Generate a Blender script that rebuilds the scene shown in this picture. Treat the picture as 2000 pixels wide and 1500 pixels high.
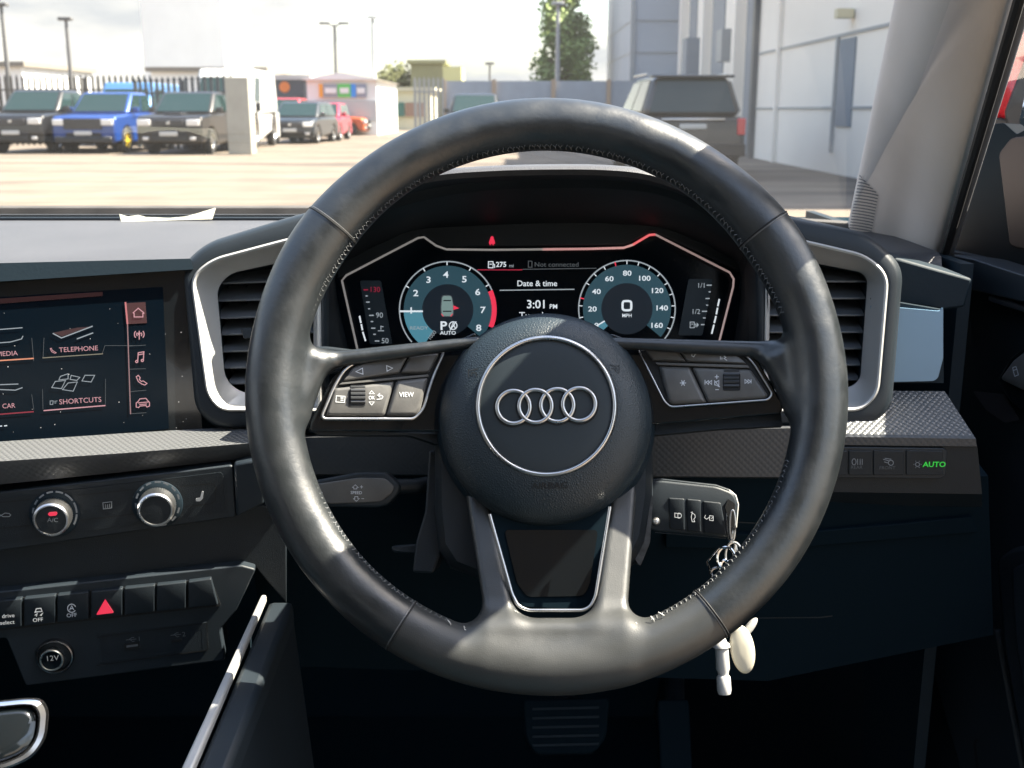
import bpy, bmesh, math, random
import numpy as np
from mathutils import Vector, Matrix
random.seed(7)
R = math.radians
for o in list(bpy.data.objects): bpy.data.objects.remove(o)
sc = bpy.context.scene
COL = sc.collection

# ---------------------------------------------------------------- camera
FPX = 2200.0; PITCH = R(13.66); CAMZ = 1.2
cam = bpy.data.cameras.new('camera'); cam.lens = 36*FPX/2000; cam.sensor_width = 36
cam.clip_start = .01; cam.clip_end = 2000
co = bpy.data.objects.new('camera', cam); COL.objects.link(co)
co.location = (0, 0, CAMZ); co.rotation_euler = (R(90)-PITCH, 0, 0)
cam.dof.use_dof = True; cam.dof.focus_distance = .72; cam.dof.aperture_fstop = 18.0
sc.camera = co

# ---------------------------------------------------------------- light
SUN = Vector((1.0, .14, 1.29)).normalized()
SUN_EL = math.asin(SUN.z); SUN_AZ = math.atan2(SUN.x, SUN.y)
w = bpy.data.worlds.new('World'); sc.world = w; w.use_nodes = True
nt = w.node_tree; nt.nodes.clear()
out = nt.nodes.new('ShaderNodeOutputWorld'); bg = nt.nodes.new('ShaderNodeBackground')
sky = nt.nodes.new('ShaderNodeTexSky'); sky.sky_type = 'NISHITA'; sky.sun_disc = False
sky.sun_elevation = SUN_EL; sky.sun_rotation = SUN_AZ; sky.air_density = 1.2; sky.dust_density = 2.0
tc = nt.nodes.new('ShaderNodeTexCoord'); mp = nt.nodes.new('ShaderNodeMapping')
mp.inputs['Scale'].default_value = (1.0, 1.0, 3.2)
nz = nt.nodes.new('ShaderNodeTexNoise'); nz.inputs['Scale'].default_value = 2.6; nz.inputs['Detail'].default_value = 7; nz.inputs['Roughness'].default_value = .55
rp = nt.nodes.new('ShaderNodeValToRGB'); rp.color_ramp.elements[0].position = .36; rp.color_ramp.elements[1].position = .52
nz2 = nt.nodes.new('ShaderNodeTexNoise'); nz2.inputs['Scale'].default_value = 3.6; nz2.inputs['Detail'].default_value = 5
rp2 = nt.nodes.new('ShaderNodeValToRGB'); rp2.color_ramp.elements[0].position = .44; rp2.color_ramp.elements[1].position = .58
rp2.color_ramp.elements[0].color = (1.55, 1.58, 1.62, 1); rp2.color_ramp.elements[1].color = (2.9, 2.72, 2.42, 1)
mx = nt.nodes.new('ShaderNodeMix'); mx.data_type = 'RGBA'
L = nt.links.new
L(tc.outputs['Generated'], mp.inputs['Vector']); L(mp.outputs['Vector'], nz.inputs['Vector']); L(mp.outputs['Vector'], nz2.inputs['Vector'])
L(nz.outputs['Fac'], rp.inputs['Fac']); L(nz2.outputs['Fac'], rp2.inputs['Fac'])
sx = nt.nodes.new('ShaderNodeSeparateXYZ'); L(tc.outputs['Generated'], sx.inputs[0])
mr = nt.nodes.new('ShaderNodeMapRange'); mr.inputs['From Min'].default_value = .22; mr.inputs['From Max'].default_value = .60; mr.inputs['To Min'].default_value = 1; mr.inputs['To Max'].default_value = .25
L(sx.outputs['Z'], mr.inputs['Value']); mu = nt.nodes.new('ShaderNodeMath'); mu.operation = 'MULTIPLY'; L(rp.outputs['Color'], mu.inputs[0]); L(mr.outputs[0], mu.inputs[1])
L(mu.outputs[0], mx.inputs['Factor']); L(sky.outputs['Color'], mx.inputs['A']); L(rp2.outputs['Color'], mx.inputs['B'])
L(mx.outputs['Result'], bg.inputs['Color']); bg.inputs['Strength'].default_value = .10; L(bg.outputs[0], out.inputs[0])
sl = bpy.data.lights.new('sun', 'SUN'); sl.energy = 5.0; sl.angle = R(.5); sl.color = (1, .90, .75)
so = bpy.data.objects.new('sun', sl); COL.objects.link(so); so.location = (20, 0, 20)
so.rotation_euler = SUN.to_track_quat('Z', 'Y').to_euler()
EXPO = 2.45
sc.view_settings.view_transform = 'Standard'; sc.view_settings.look = 'None'
sc.view_settings.exposure = EXPO; sc.view_settings.gamma = 1
EM = 1.0/2**EXPO
try:
    sc.cycles.max_bounces = 8; sc.cycles.transparent_max_bounces = 16; sc.cycles.caustics_reflective = False; sc.cycles.caustics_refractive = False
except Exception: pass

# ---------------------------------------------------------------- pixel <-> space
FW = Vector((0, math.cos(PITCH), -math.sin(PITCH))); UP = Vector((0, math.sin(PITCH), math.cos(PITCH))); RT = Vector((1, 0, 0)); CP = Vector((0, 0, CAMZ))
def ray(px, py): return FW + RT*((px-1000)/FPX) - UP*((py-750)/FPX)
def at(px, py, d): return CP + ray(px, py)*d
class Pl:
    def __init__(s, p, n): s.p = Vector(p); s.n = Vector(n).normalized()
    def hit(s, px, py, off=0.0):
        r = ray(px, py); q = s.p + s.n*off
        return CP + r*((q-CP).dot(s.n)/r.dot(s.n))
    def axes(s, px, py, ang=0, off=0.0):
        o = s.hit(px, py, off); a = R(ang)
        u = s.hit(px+math.cos(a), py-math.sin(a), off)-o; k = u.length; u.normalize()
        return o, u, s.n.cross(u), k
def plane(px, py, d, yaw=0, tilt=0):      # yaw>0 faces +X, tilt>0 faces up
    y, t = R(yaw), R(tilt)
    return Pl(at(px, py, d), (math.sin(y)*math.cos(t), -math.cos(y)*math.cos(t), math.sin(t)))

# ---------------------------------------------------------------- materials
MATS = {}
def mat(name, col, rough=.5, metal=0, spec=.5, coat=0, bump=None, var=None, emit=None, rvar=0, dots=None, scratch=0):
    if name in MATS: return MATS[name]
    m = bpy.data.materials.new(name); m.use_nodes = True; n = m.node_tree; b = n.nodes['Principled BSDF']; K = n.links.new
    b.inputs['Base Color'].default_value = (*col, 1); b.inputs['Roughness'].default_value = rough
    b.inputs['Metallic'].default_value = metal; b.inputs['Specular IOR Level'].default_value = spec
    b.inputs['Coat Weight'].default_value = coat; b.inputs['Coat Roughness'].default_value = .03
    t = n.nodes.new('ShaderNodeTexCoord')
    if emit is not None:
        b.inputs['Emission Color'].default_value = (*emit[:3], 1); b.inputs['Emission Strength'].default_value = emit[3]*EM
    if var:
        z = n.nodes.new('ShaderNodeTexNoise'); z.inputs['Scale'].default_value = var[0]; z.inputs['Detail'].default_value = 6
        r = n.nodes.new('ShaderNodeValToRGB'); r.color_ramp.elements[0].position = .3; r.color_ramp.elements[1].position = .7
        r.color_ramp.elements[0].color = (*[c*(1-var[1]) for c in col], 1)
        hi = var[2] if len(var) > 2 else [min(1, c*(1+var[1])) for c in col]
        r.color_ramp.elements[1].color = (*hi, 1)
        K(t.outputs['Object'], z.inputs['Vector']); K(z.outputs['Fac'], r.inputs['Fac']); K(r.outputs['Color'], b.inputs['Base Color'])
    if rvar:
        z = n.nodes.new('ShaderNodeTexNoise'); z.inputs['Scale'].default_value = 45 if not var else var[0]*3; z.inputs['Detail'].default_value = 5
        q = n.nodes.new('ShaderNodeMapRange'); q.inputs['From Min'].default_value = .3; q.inputs['From Max'].default_value = .7
        q.inputs['To Min'].default_value = max(.02, rough-rvar); q.inputs['To Max'].default_value = rough+rvar
        K(t.outputs['Object'], z.inputs['Vector']); K(z.outputs['Fac'], q.inputs['Value']); K(q.outputs[0], b.inputs['Roughness'])
    last = None
    def addb(h, strength, dist):
        nonlocal last
        bp = n.nodes.new('ShaderNodeBump'); bp.inputs['Strength'].default_value = strength; bp.inputs['Distance'].default_value = dist
        K(h, bp.inputs['Height'])
        if last is not None: K(last, bp.inputs['Normal'])
        last = bp.outputs[0]
    if bump:
        for (kind, s, st, d) in bump:
            if kind == 'n':
                z = n.nodes.new('ShaderNodeTexNoise'); z.inputs['Scale'].default_value = s; z.inputs['Detail'].default_value = 3; K(t.outputs['Object'], z.inputs['Vector']); addb(z.outputs['Fac'], st, d)
            if kind == 'v':
                z = n.nodes.new('ShaderNodeTexVoronoi'); z.inputs['Scale'].default_value = s; z.feature = 'DISTANCE_TO_EDGE'; K(t.outputs['Object'], z.inputs['Vector']); addb(z.outputs['Distance'], st, d)
            if kind == 'dots':
                sp = n.nodes.new('ShaderNodeSeparateXYZ'); K(t.outputs['Object'], sp.inputs[0])
                cb = n.nodes.new('ShaderNodeCombineXYZ'); ax = dots
                yz = n.nodes.new('ShaderNodeMath'); yz.operation = 'ADD'; K(sp.outputs[1], yz.inputs[0]); K(sp.outputs[2], yz.inputs[1])
                K(sp.outputs[0], cb.inputs[0]); K(yz.outputs[0] if ax == 'yz' else sp.outputs[ax], cb.inputs[1])
                mpn = n.nodes.new('ShaderNodeMapping'); mpn.inputs['Rotation'].default_value = (0, 0, R(45)); mpn.inputs['Scale'].default_value = (s*1.0, s*1.0, 1)
                K(cb.outputs[0], mpn.inputs['Vector'])
                z = n.nodes.new('ShaderNodeTexVoronoi'); z.voronoi_dimensions = '2D'; z.inputs['Randomness'].default_value = 0; z.inputs['Scale'].default_value = 1
                K(mpn.outputs[0], z.inputs['Vector']); inv = n.nodes.new('ShaderNodeMath'); inv.operation = 'SUBTRACT'; inv.inputs[0].default_value = 1; K(z.outputs['Distance'], inv.inputs[1]); addb(inv.outputs[0], st, d)
    if last is not None: K(last, b.inputs['Normal'])
    MATS[name] = m; return m

BLK = (.018, .022, .027)
plastic = mat('soft black plastic', (.009, .014, .019), .52, spec=.38, bump=[('v', 900, .35, .0004), ('n', 60, .1, .001)], var=(30, .15))
plast2 = mat('charcoal plastic', (.012, .018, .024), .5, spec=.42, bump=[('v', 1100, .3, .0003)], var=(14, .12))
dtop = mat('dash top skin', (.052, .052, .056), .5, spec=.55, bump=[('v', 700, .5, .0006)], var=(12, .12))
dark = mat('dark cavity plastic', (.008, .018, .027), .6, spec=.25, bump=[('n', 500, .2, .0005)])
gloss = mat('piano black lacquer', (.006, .008, .010), .08, coat=.6, rvar=.03)
screenm = mat('glass black screen', (.002, .005, .009), .12, spec=.13, rvar=.03)
leather = mat('worn black leather', (.014, .017, .019), .37, spec=.9, rvar=.09, var=(22, .22), bump=[('v', 240, .2, .0004), ('v', 800, .25, .00016), ('n', 45, .2, .0005), ('n', 260, .2, .0002)])
spoke_m = mat('satin spoke plastic', (.032, .037, .040), .40, spec=.55, rvar=.05, bump=[('v', 1300, .35, .0003)])
pad_m = mat('grained airbag skin', (.013, .023, .031), .44, spec=.55, bump=[('v', 620, .6, .0006), ('n', 900, .2, .0003)])
disc_m = mat('smooth airbag disc', (.020, .029, .036), .42, spec=.5)
silver = mat('satin silver trim', (.62, .62, .62), .30, 1.0, rvar=.05)
silver2 = mat('matt silver paint', (.50, .50, .49), .45, .35, rvar=.05)
chrome = mat('bright chrome', (.82, .82, .82), .12, 1.0)
darkchr = mat('dark chrome', (.25, .25, .26), .22, 1.0)
button = mat('button rubber', (.092, .090, .086), .48, spec=.7, rvar=.06, bump=[('n', 700, .12, .0004)], var=(60, .2))
white_pr = mat('white print', (.72, .75, .78), .6)
grey_pr = mat('grey print', (.26, .28, .30), .6)
faint_pr = mat('faint grey print', (.11, .12, .13), .6)
groove = mat('black groove', (.004, .005, .006), .7)
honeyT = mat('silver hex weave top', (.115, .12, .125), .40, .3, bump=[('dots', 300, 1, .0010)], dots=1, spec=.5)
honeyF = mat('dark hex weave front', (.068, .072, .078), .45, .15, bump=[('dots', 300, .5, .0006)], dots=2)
pillar_m = mat('grey woven pillar trim', (.80, .715, .655), .85, bump=[('n', 1500, .35, .0006), ('n', 300, .1, .001)], var=(9, .05))
lining = mat('pale roof lining', (.45, .44, .43), .9, bump=[('n', 900, .3, .001)])
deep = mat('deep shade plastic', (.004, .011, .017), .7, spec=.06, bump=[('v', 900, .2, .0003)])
carpet = mat('black carpet', (.008, .022, .034), .95, spec=.05, bump=[('n', 600, .8, .003)])
thread = mat('grey stitching thread', (.17, .175, .18), .7)
def sheen(m, w_, r_=.4):
    b = m.node_tree.nodes['Principled BSDF']; b.inputs['Sheen Weight'].default_value = w_; b.inputs['Sheen Roughness'].default_value = r_
sheen(button, .15)
def emat(name, c, e, base=(.01, .01, .01)): return mat(name, base, .4, emit=(*c, e))
e_white = emat('lit white symbols', (.85, .93, 1), .85)
e_soft = emat('lit soft white symbols', (.70, .80, .88), .45)
e_dim = emat('lit dim grey symbols', (.45, .52, .58), .16)
e_red = emat('lit red symbols', (1, .04, .10), .85)
e_dred = emat('lit dark red symbols', (.8, .03, .10), .35)
e_pink = emat('lit pink symbols', (1, .50, .56), .62)
e_pinkd = emat('lit dim pink strip', (.55, .10, .13), .12)
e_teal = emat('lit teal dial band', (.040, .120, .165), .52)
e_teal2 = emat('lit bright teal sector', (.09, .30, .40), .75)
e_blk = emat('lit black display', (.006, .015, .024), .35)
e_navy = emat('lit navy display', (.006, .016, .03), .5)
e_green = emat('lit green symbols', (.03, .9, .08), .55)
e_line = emat('lit pale line', (.75, .70, .68), .62)
e_linep = emat('lit rosy line', (1, .30, .30), .8)

# ---------------------------------------------------------------- objects
ROOT = {}
def rootloc(p):
    while p is not None and p.name not in ROOT: p = p.parent
    return ROOT[p.name] if p is not None else Vector((0, 0, 0))
def thing(name, label, cat, loc, group=None):
    o = bpy.data.objects.new(name, None); COL.objects.link(o); o.location = loc; o.empty_display_size = .05
    o['label'] = label; o['category'] = cat
    if group: o['group'] = group
    ROOT[o.name] = Vector(loc); return o
def tag(o, label, cat, group=None):
    o['label'] = label; o['category'] = cat
    if group: o['group'] = group
    return o
def mesh_obj(name, verts, faces, m, parent=None, smooth=40, bevel=0, seg=2, recalc=True, label=None, loc=None):
    if loc is None: loc = rootloc(parent) if parent is not None else Vector((0, 0, 0))
    me = bpy.data.meshes.new(name)
    me.from_pydata([tuple(Vector(v)-loc) for v in verts], [], faces)
    if recalc:
        bm = bmesh.new(); bm.from_mesh(me); bmesh.ops.recalc_face_normals(bm, faces=bm.faces); bm.to_mesh(me); bm.free()
    if smooth:
        me.polygons.foreach_set('use_smooth', [True]*len(me.polygons))
        try: me.set_sharp_from_angle(angle=R(smooth))
        except Exception: pass
    me.materials.append(m); me.update()
    o = bpy.data.objects.new(name, me); COL.objects.link(o)
    if parent is not None: o.parent = parent
    else: o.location = loc
    if bevel:
        b = o.modifiers.new('bevel', 'BEVEL'); b.width = bevel; b.segments = seg; b.limit_method = 'ANGLE'; b.angle_limit = R(35)
    if label: o['label'] = label
    return o
class MB:
    def __init__(s): s.v = []; s.f = []
    def add(s, v, f):
        b = len(s.v); s.v += [Vector(x) for x in v]; s.f += [[i+b for i in q] for q in f]; return s
    def box(s, c, d, rz=0):
        c = Vector(c); hx, hy, hz = d[0]/2, d[1]/2, d[2]/2; M = Matrix.Rotation(rz, 3, 'Z')
        vs = [c + M @ Vector((x*hx, y*hy, z*hz)) for z in (-1, 1) for y in (-1, 1) for x in (-1, 1)]
        return s.add(vs, [(0, 2, 3, 1), (4, 5, 7, 6), (0, 1, 5, 4), (2, 6, 7, 3), (0, 4, 6, 2), (1, 3, 7, 5)])
    def loft(s, loops, cap0=False, cap1=True):
        n = len(loops[0]); v = [p for l in loops for p in l]; f = []
        for k in range(len(loops)-1):
            for i in range(n):
                j = (i+1) % n; f.append((k*n+i, k*n+j, (k+1)*n+j, (k+1)*n+i))
        if cap0: f.append(tuple(range(n))[::-1])
        if cap1: f.append(tuple((len(loops)-1)*n+i for i in range(n)))
        return s.add(v, f)
    def tube(s, path, r, n=8, closed=False, caps=True):
        P = [Vector(p) for p in path]; loops = []; N = len(P); prev = None
        for i in range(N):
            if closed: d = (P[(i+1) % N]-P[i-1])
            else: d = P[min(i+1, N-1)]-P[max(i-1, 0)]
            d.normalize()
            a = prev if prev is not None else (Vector((0, 0, 1)) if abs(d.z) < .9 else Vector((1, 0, 0)))
            x = (a - d*a.dot(d)).normalized(); prev = x; y = d.cross(x)
            rr = r[i] if isinstance(r, (list, tuple)) else r
            loops.append([P[i]+(x*math.cos(2*math.pi*k/n)+y*math.sin(2*math.pi*k/n))*rr for k in range(n)])
        if closed: loops.append(loops[0]); return s.loft(loops, False, False)
        return s.loft(loops, caps, caps)
    def lathe(s, o, u, v, n, prof, seg=48, capend=True, cap0=False):
        loops = [[o + (u*math.cos(2*math.pi*k/seg)+v*math.sin(2*math.pi*k/seg))*r + n*h for k in range(seg)] for r, h in prof]
        return s.loft(loops, cap0, capend)
    def obj(s, name, m, parent=None, **k): return mesh_obj(name, s.v, s.f, m, parent, **k)
def roundp(pts, r, seg=5):
    n = len(pts); out = []
    for i in range(n):
        p = Vector(pts[i]); a = Vector(pts[i-1])-p; b = Vector(pts[(i+1) % n])-p
        rr = r[i] if isinstance(r, (list, tuple)) else r
        la, lb = a.length, b.length; d = min(rr, la*.48, lb*.48); A = p+a*(d/la); B = p+b*(d/lb)
        for k in range(seg+1):
            t = k/seg; out.append(tuple(A*(1-t)**2 + p*2*t*(1-t) + B*t*t))
    return out
def inset(pts, d):
    n = len(pts); area = sum(pts[i][0]*pts[(i+1) % n][1]-pts[(i+1) % n][0]*pts[i][1] for i in range(n)); sg = 1 if area > 0 else -1
    out = []
    for i in range(n):
        p = Vector(pts[i]); a = (p-Vector(pts[i-1])).normalized(); b = (Vector(pts[(i+1) % n])-p).normalized()
        na = Vector((-a.y, a.x))*sg; nb = Vector((-b.y, b.x))*sg; m = (na+nb)
        k = d/max(.35, m.length_squared/2*1.0) if m.length > 1e-6 else 0
        out.append(tuple(p + m*k*.5*1.0*1.0 if m.length < 1e-6 else p + m*(d/max(.5, (1+na.dot(nb))))))
    return out
def lp(pl, pts, off): return [pl.hit(x, y, off) for x, y in pts]
def slab(name, pl, pts, top, bot, m, parent, r=0, bev=0, seg=5, label=None, smooth=40):
    q = roundp(pts, r, seg) if r else pts
    front = lp(pl, q, top); back = [p - pl.n*(top-bot) for p in front]
    b = MB().loft([back, front], True, True)
    return b.obj(name, m, parent, bevel=bev, smooth=smooth, label=label)
def pillow(name, pl, pts, top, bot, m, parent, r=4, e=3, label=None, seg=5, dome=0):
    """button with softened edges: e in px"""
    q0 = roundp(pts, r, seg); q1 = roundp(inset(pts, e*.3), r, seg); q2 = roundp(inset(pts, e), max(1, r-e*.5), seg)
    f0 = lp(pl, q0, top); back = [p - pl.n*(top-bot) for p in f0]; h = e*.00033
    L0 = [back, [p-pl.n*h for p in f0], [p-pl.n*h*.3 for p in lp(pl, q1, top)], lp(pl, q2, top+dome)]
    return MB().loft(L0, True, True).obj(name, m, parent, smooth=55, label=label)
def ribbon(b, pl, pts, w, off, closed=False):
    n = len(pts); Lf, Rt = [], []
    for i in range(n):
        p = Vector(pts[i]); a = Vector(pts[i-1]) if (i > 0 or closed) else None; c = Vector(pts[(i+1) % n]) if (i < n-1 or closed) else None
        d = ((p-a).normalized() if a is not None and (p-a).length > 0 else Vector((0, 0))) + ((c-p).normalized() if c is not None and (c-p).length > 0 else Vector((0, 0)))
        if d.length < 1e-6: d = Vector((1, 0))
        d.normalize(); m = Vector((-d.y, d.x)); k = w/2
        if a is not None and c is not None:
            co_ = abs((p-a).normalized().dot(d)); k /= max(.6, co_)
        Lf.append(pl.hit(*(p+m*k), off)); Rt.append(pl.hit(*(p-m*k), off))
    v = Lf+Rt; f = [(i, i+1, n+i+1, n+i) for i in range(n-1)]
    if closed: f.append((n-1, 0, n, 2*n-1))
    b.add(v, f)
def strokes(name, pl, lines, w, off, m, parent, label=None):
    b = MB()
    for l in lines:
        cl = l[0] == 'c'; pts = l[1:] if cl else l
        ribbon(b, pl, pts, w, off, cl)
    return b.obj(name, m, parent, smooth=0, label=label, recalc=False)
def raised(name, pl, pts, w, off, m, parent, closed=False, n=6, flat=1.0, label=None):
    """bead running along a pixel path"""
    P = lp(pl, [p for p in pts], off); k = pl.axes(*pts[0])[3]
    return MB().tube(P, w*k/2, n, closed).obj(name, m, parent, label=label, smooth=60)
def circ(cx, cy, r, n=48, a0=0, a1=360, ry=None):
    full = abs(a1-a0) >= 360
    return [(cx+r*math.cos(R(a0+(a1-a0)*k/(n if full else n-1))), cy-(ry or r)*math.sin(R(a0+(a1-a0)*k/(n if full else n-1)))) for k in range(n)]
def arcband(b, pl, cx, cy, r0, r1, a0, a1, off, n=40):
    A = circ(cx, cy, r0, n, a0, a1); B = circ(cx, cy, r1, n, a0, a1)
    full = abs(a1-a0) >= 360
    v = lp(pl, A, off)+lp(pl, B, off); f = [(i, i+1, n+i+1, n+i) for i in range(n-1)]
    if full: f.append((n-1, 0, n, 2*n-1))
    b.add(v, f)
def text(s, pl, px, py, size, off, m, parent, name='lettering', ang=0, xs=1.0, bold=0, shear=0, align='CENTER'):
    c = bpy.data.curves.new('t', 'FONT'); c.body = s; c.size = 1; c.align_x = align; c.align_y = 'CENTER'; c.offset = bold; c.shear = shear; c.resolution_u = 3
    o = bpy.data.objects.new('t', c); COL.objects.link(o); bpy.context.view_layer.update()
    me = bpy.data.meshes.new_from_object(o.evaluated_get(bpy.context.evaluated_depsgraph_get()))
    bpy.data.objects.remove(o); bpy.data.curves.remove(c)
    O, u, v, k = pl.axes(px, py, ang, off); S = size*k*1.38
    loc = rootloc(parent)
    for vt in me.vertices: vt.co = O + u*(vt.co.x*S*xs) + v*(vt.co.y*S) - loc
    me.name = name; me.materials.clear(); me.materials.append(m); me.update()
    ob = bpy.data.objects.new(name, me); COL.objects.link(ob); ob.parent = parent
    return ob
def join(objs, name, parent):
    """merge several decal meshes of one material into one object"""
    v, f = [], []; loc = rootloc(parent)
    for o in objs:
        b = len(v); v += [x.co+loc for x in o.data.vertices]; f += [[i+b for i in p.vertices] for p in o.data.polygons]
    m = objs[0].data.materials[0]
    for o in objs: bpy.data.objects.remove(o)
    return mesh_obj(name, v, f, m, parent, smooth=0, recalc=False)
# ================================================================ STEERING WHEEL
leather_s = mat('smooth worn leather', (.034, .036, .036), .42, spec=.7, rvar=.07, var=(16, .2), bump=[('v', 900, .3, .00022), ('n', 200, .2, .0003)])
PW = plane(1068, 757, .688, 0, 21)
WO = PW.p.copy(); WU = Vector((1, 0, 0)); WN = PW.n.copy(); WV = WN.cross(WU)
wheel = thing('steering_wheel', 'round black leather steering wheel with a four-ring emblem on its hub and worn shiny rim', 'steering wheel', WO)
def wl(px, py, h=0.0):
    q = PW.hit(px, py, h)-WO; return np.array([q.dot(WU), q.dot(WV), h])
RR, RA = .1670, .0163
def sdf(p):
    x, y, z = p[..., 0], p[..., 1], p[..., 2]
    r = np.sqrt(x*x+y*y); th = np.degrees(np.arctan2(y, x))
    a = RA + .0016*np.exp(-((th-33)/14)**2) + .0016*np.exp(-((th-147)/14)**2) + .0006*np.exp(-((np.abs(th)-180)/30)**2)
    a = a + .00025*np.sin(np.radians(th)*9+1) * np.exp(-((th+90)/70)**2)
    dr = r-RR; d = np.sqrt(dr*dr+(z*1.0)**2)-a
    def smin(a_, b_, k):
        h = np.clip(.5+.5*(b_-a_)/k, 0, 1); return b_*(1-h)+a_*h-k*h*(1-h)
    def caps(A, B, ra, rb, flat=1.0):
        A, B = np.array(A), np.array(B); ab = B-A; pa = p-A
        t = np.clip((pa@ab)/(ab@ab), 0, 1); q = pa-t[..., None]*ab
        q = q*np.array([1, 1, flat]); return np.sqrt((q**2).sum(-1))-(ra+(rb-ra)*t)
    def rbox(c, hs, rad, ang=0):
        c = np.array(c); q = p-c; ca, sa = math.cos(ang), math.sin(ang)
        X = q[..., 0]*ca+q[..., 1]*sa; Y = -q[..., 0]*sa+q[..., 1]*ca
        Q = np.stack([np.abs(X)-hs[0]+rad, np.abs(Y)-hs[1]+rad, np.abs(q[..., 2])-hs[2]+rad], -1)
        return np.sqrt((np.maximum(Q, 0)**2).sum(-1))+np.minimum(Q.max(-1), 0)-rad
    # thumb rests that join the side spokes
    d = smin(d, rbox(wl(578, 748, -.009), (.0150, .0235, .0085), .007, R(-20)), .012)
    d = smin(d, rbox(wl(1556, 738, -.009), (.0150, .0225, .0085), .007, R(24)), .012)
    # upper edge of the side spokes running to the hub
    d = smin(d, caps(wl(640, 704, -.014), wl(930, 668, -.020), .0052, .0036, 1.0), .010)
    d = smin(d, caps(wl(1500, 684, -.014), wl(1200, 670, -.020), .0054, .0036, 1.0), .010)
    # lower twin spoke: flat faced legs with crisp edges
    def leg(A, B, hwA, hwB, hn, rad):
        A, B = np.array(A), np.array(B); ax = B[:2]-A[:2]; Ln = np.hypot(*ax); ax = ax/Ln; q = p[..., :2]-A[:2]
        t = q@ax; s_ = q[..., 0]*ax[1]-q[..., 1]*ax[0]; tc = np.clip(t/Ln, -.1, 1.1); zc = A[2]+(B[2]-A[2])*tc
        Q = np.stack([np.abs(t-Ln/2)-Ln/2+rad, np.abs(s_)-(hwA+(hwB-hwA)*tc)+rad, np.abs(p[..., 2]-zc)-hn+rad], -1)
        return np.sqrt((np.maximum(Q, 0)**2).sum(-1))+np.minimum(Q.max(-1), 0)-rad
    l = leg(wl(926, 934, -.042), wl(980, 1225, -.0045), .0066, .0088, .0082, .0040)
    l = np.minimum(l, leg(wl(1219, 934, -.043), wl(1189, 1225, -.0045), .0082, .0098, .0082, .0040))
    l = smin(l, rbox(wl(1084, 1258, -.0025), (.046, .0150, .0108), .007), .014)
    d = smin(d, l, .013)
    return d
def surface_nets(f, lo, hi, h):
    ax = [np.arange(lo[i], hi[i]+h, h) for i in range(3)]
    G = np.stack(np.meshgrid(*ax, indexing='ij'), -1); V = np.concatenate([f(G[i:i+16]) for i in range(0, G.shape[0], 16)]); del G
    nx, ny, nz = [s-1 for s in V.shape]
    pos = np.zeros((nx, ny, nz, 3)); cnt = np.zeros((nx, ny, nz))
    cs = [(i, j, k) for i in (0, 1) for j in (0, 1) for k in (0, 1)]
    for a in cs:
        for b in cs:
            if sum(b)-sum(a) == 1 and all(b[i] >= a[i] for i in range(3)):
                va = V[a[0]:a[0]+nx, a[1]:a[1]+ny, a[2]:a[2]+nz]; vb = V[b[0]:b[0]+nx, b[1]:b[1]+ny, b[2]:b[2]+nz]
                m = (va < 0) != (vb < 0); t = np.where(m, va/np.where(m, va-vb, 1), 0)
                for i in range(3): pos[..., i] += m*(a[i]+t*(b[i]-a[i]))
                cnt += m
    mk = cnt > 0; idx = -np.ones(cnt.shape, int); idx[mk] = np.arange(mk.sum())
    ijk = np.argwhere(mk); P = (ijk+pos[mk]/cnt[mk][:, None])*h+np.array(lo)
    F = []
    S = V < 0
    for axn in range(3):
        sl0 = [slice(1, -1)]*3; sl0[axn] = slice(0, -1); sl1 = [slice(1, -1)]*3; sl1[axn] = slice(1, None)
        A = S[tuple(sl0)]; B = S[tuple(sl1)]; m = np.argwhere(A != B)
        if not len(m): continue
        off = [1, 1, 1]; off[axn] = 0; q = m+np.array(off); fl = A[tuple(m.T)]
        o1, o2 = [(1, 2), (2, 0), (0, 1)][axn]; e1 = np.zeros(3, int); e1[o1] = 1; e2 = np.zeros(3, int); e2[o2] = 1
        c = [idx[tuple((q-e1-e2).T)], idx[tuple((q-e2).T)], idx[tuple(q.T)], idx[tuple((q-e1).T)]]
        Q = np.stack(c, 1); Q[~fl] = Q[~fl][:, ::-1]; F.append(Q)
    return P, np.concatenate(F)
P, F = surface_nets(sdf, (-.197, -.197, -.034), (.197, .197, .026), .0019)
# pull vertices on to the surface and take smooth normals from the field
def grad(P, e=.0006):
    g = np.stack([sdf(P+np.eye(3)[i]*e)-sdf(P-np.eye(3)[i]*e) for i in range(3)], -1); return g/np.maximum(1e-9, np.linalg.norm(g, axis=1, keepdims=True))
for _ in range(2):
    g = grad(P); P = P-g*sdf(P)[:, None]*.8
g = grad(P, .0010)
Mw = np.array([list(WU), list(WV), list(WN)])
PWd = P@Mw; GW = g@Mw
cen = P[F].mean(1); rc = np.hypot(cen[:, 0], cen[:, 1])
ang_ = np.degrees(np.arctan2(cen[:, 1], cen[:, 0])); lowm = ((cen[:, 1] < -.02) & (rc < .140)) | ((ang_ > -121.2) & (ang_ < -54.2))
def part_from(mask, name, m):
    f = F[mask]; used = np.unique(f); rm = -np.ones(len(P), int); rm[used] = np.arange(len(used))
    me = bpy.data.meshes.new(name); me.from_pydata(PWd[used].tolist(), [], rm[f].tolist())
    me.polygons.foreach_set('use_smooth', [True]*len(me.polygons)); me.materials.append(m)
    me.normals_split_custom_set_from_vertices(GW[used].tolist()); me.update()
    o = bpy.data.objects.new(name, me); COL.objects.link(o); o.parent = wheel; return o
rim = part_from(~lowm, 'rim', leather)
lows = part_from(lowm, 'lower_spoke', leather_s)
def wp(u, v, h): return WO+WU*u+WV*v+WN*h
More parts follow.
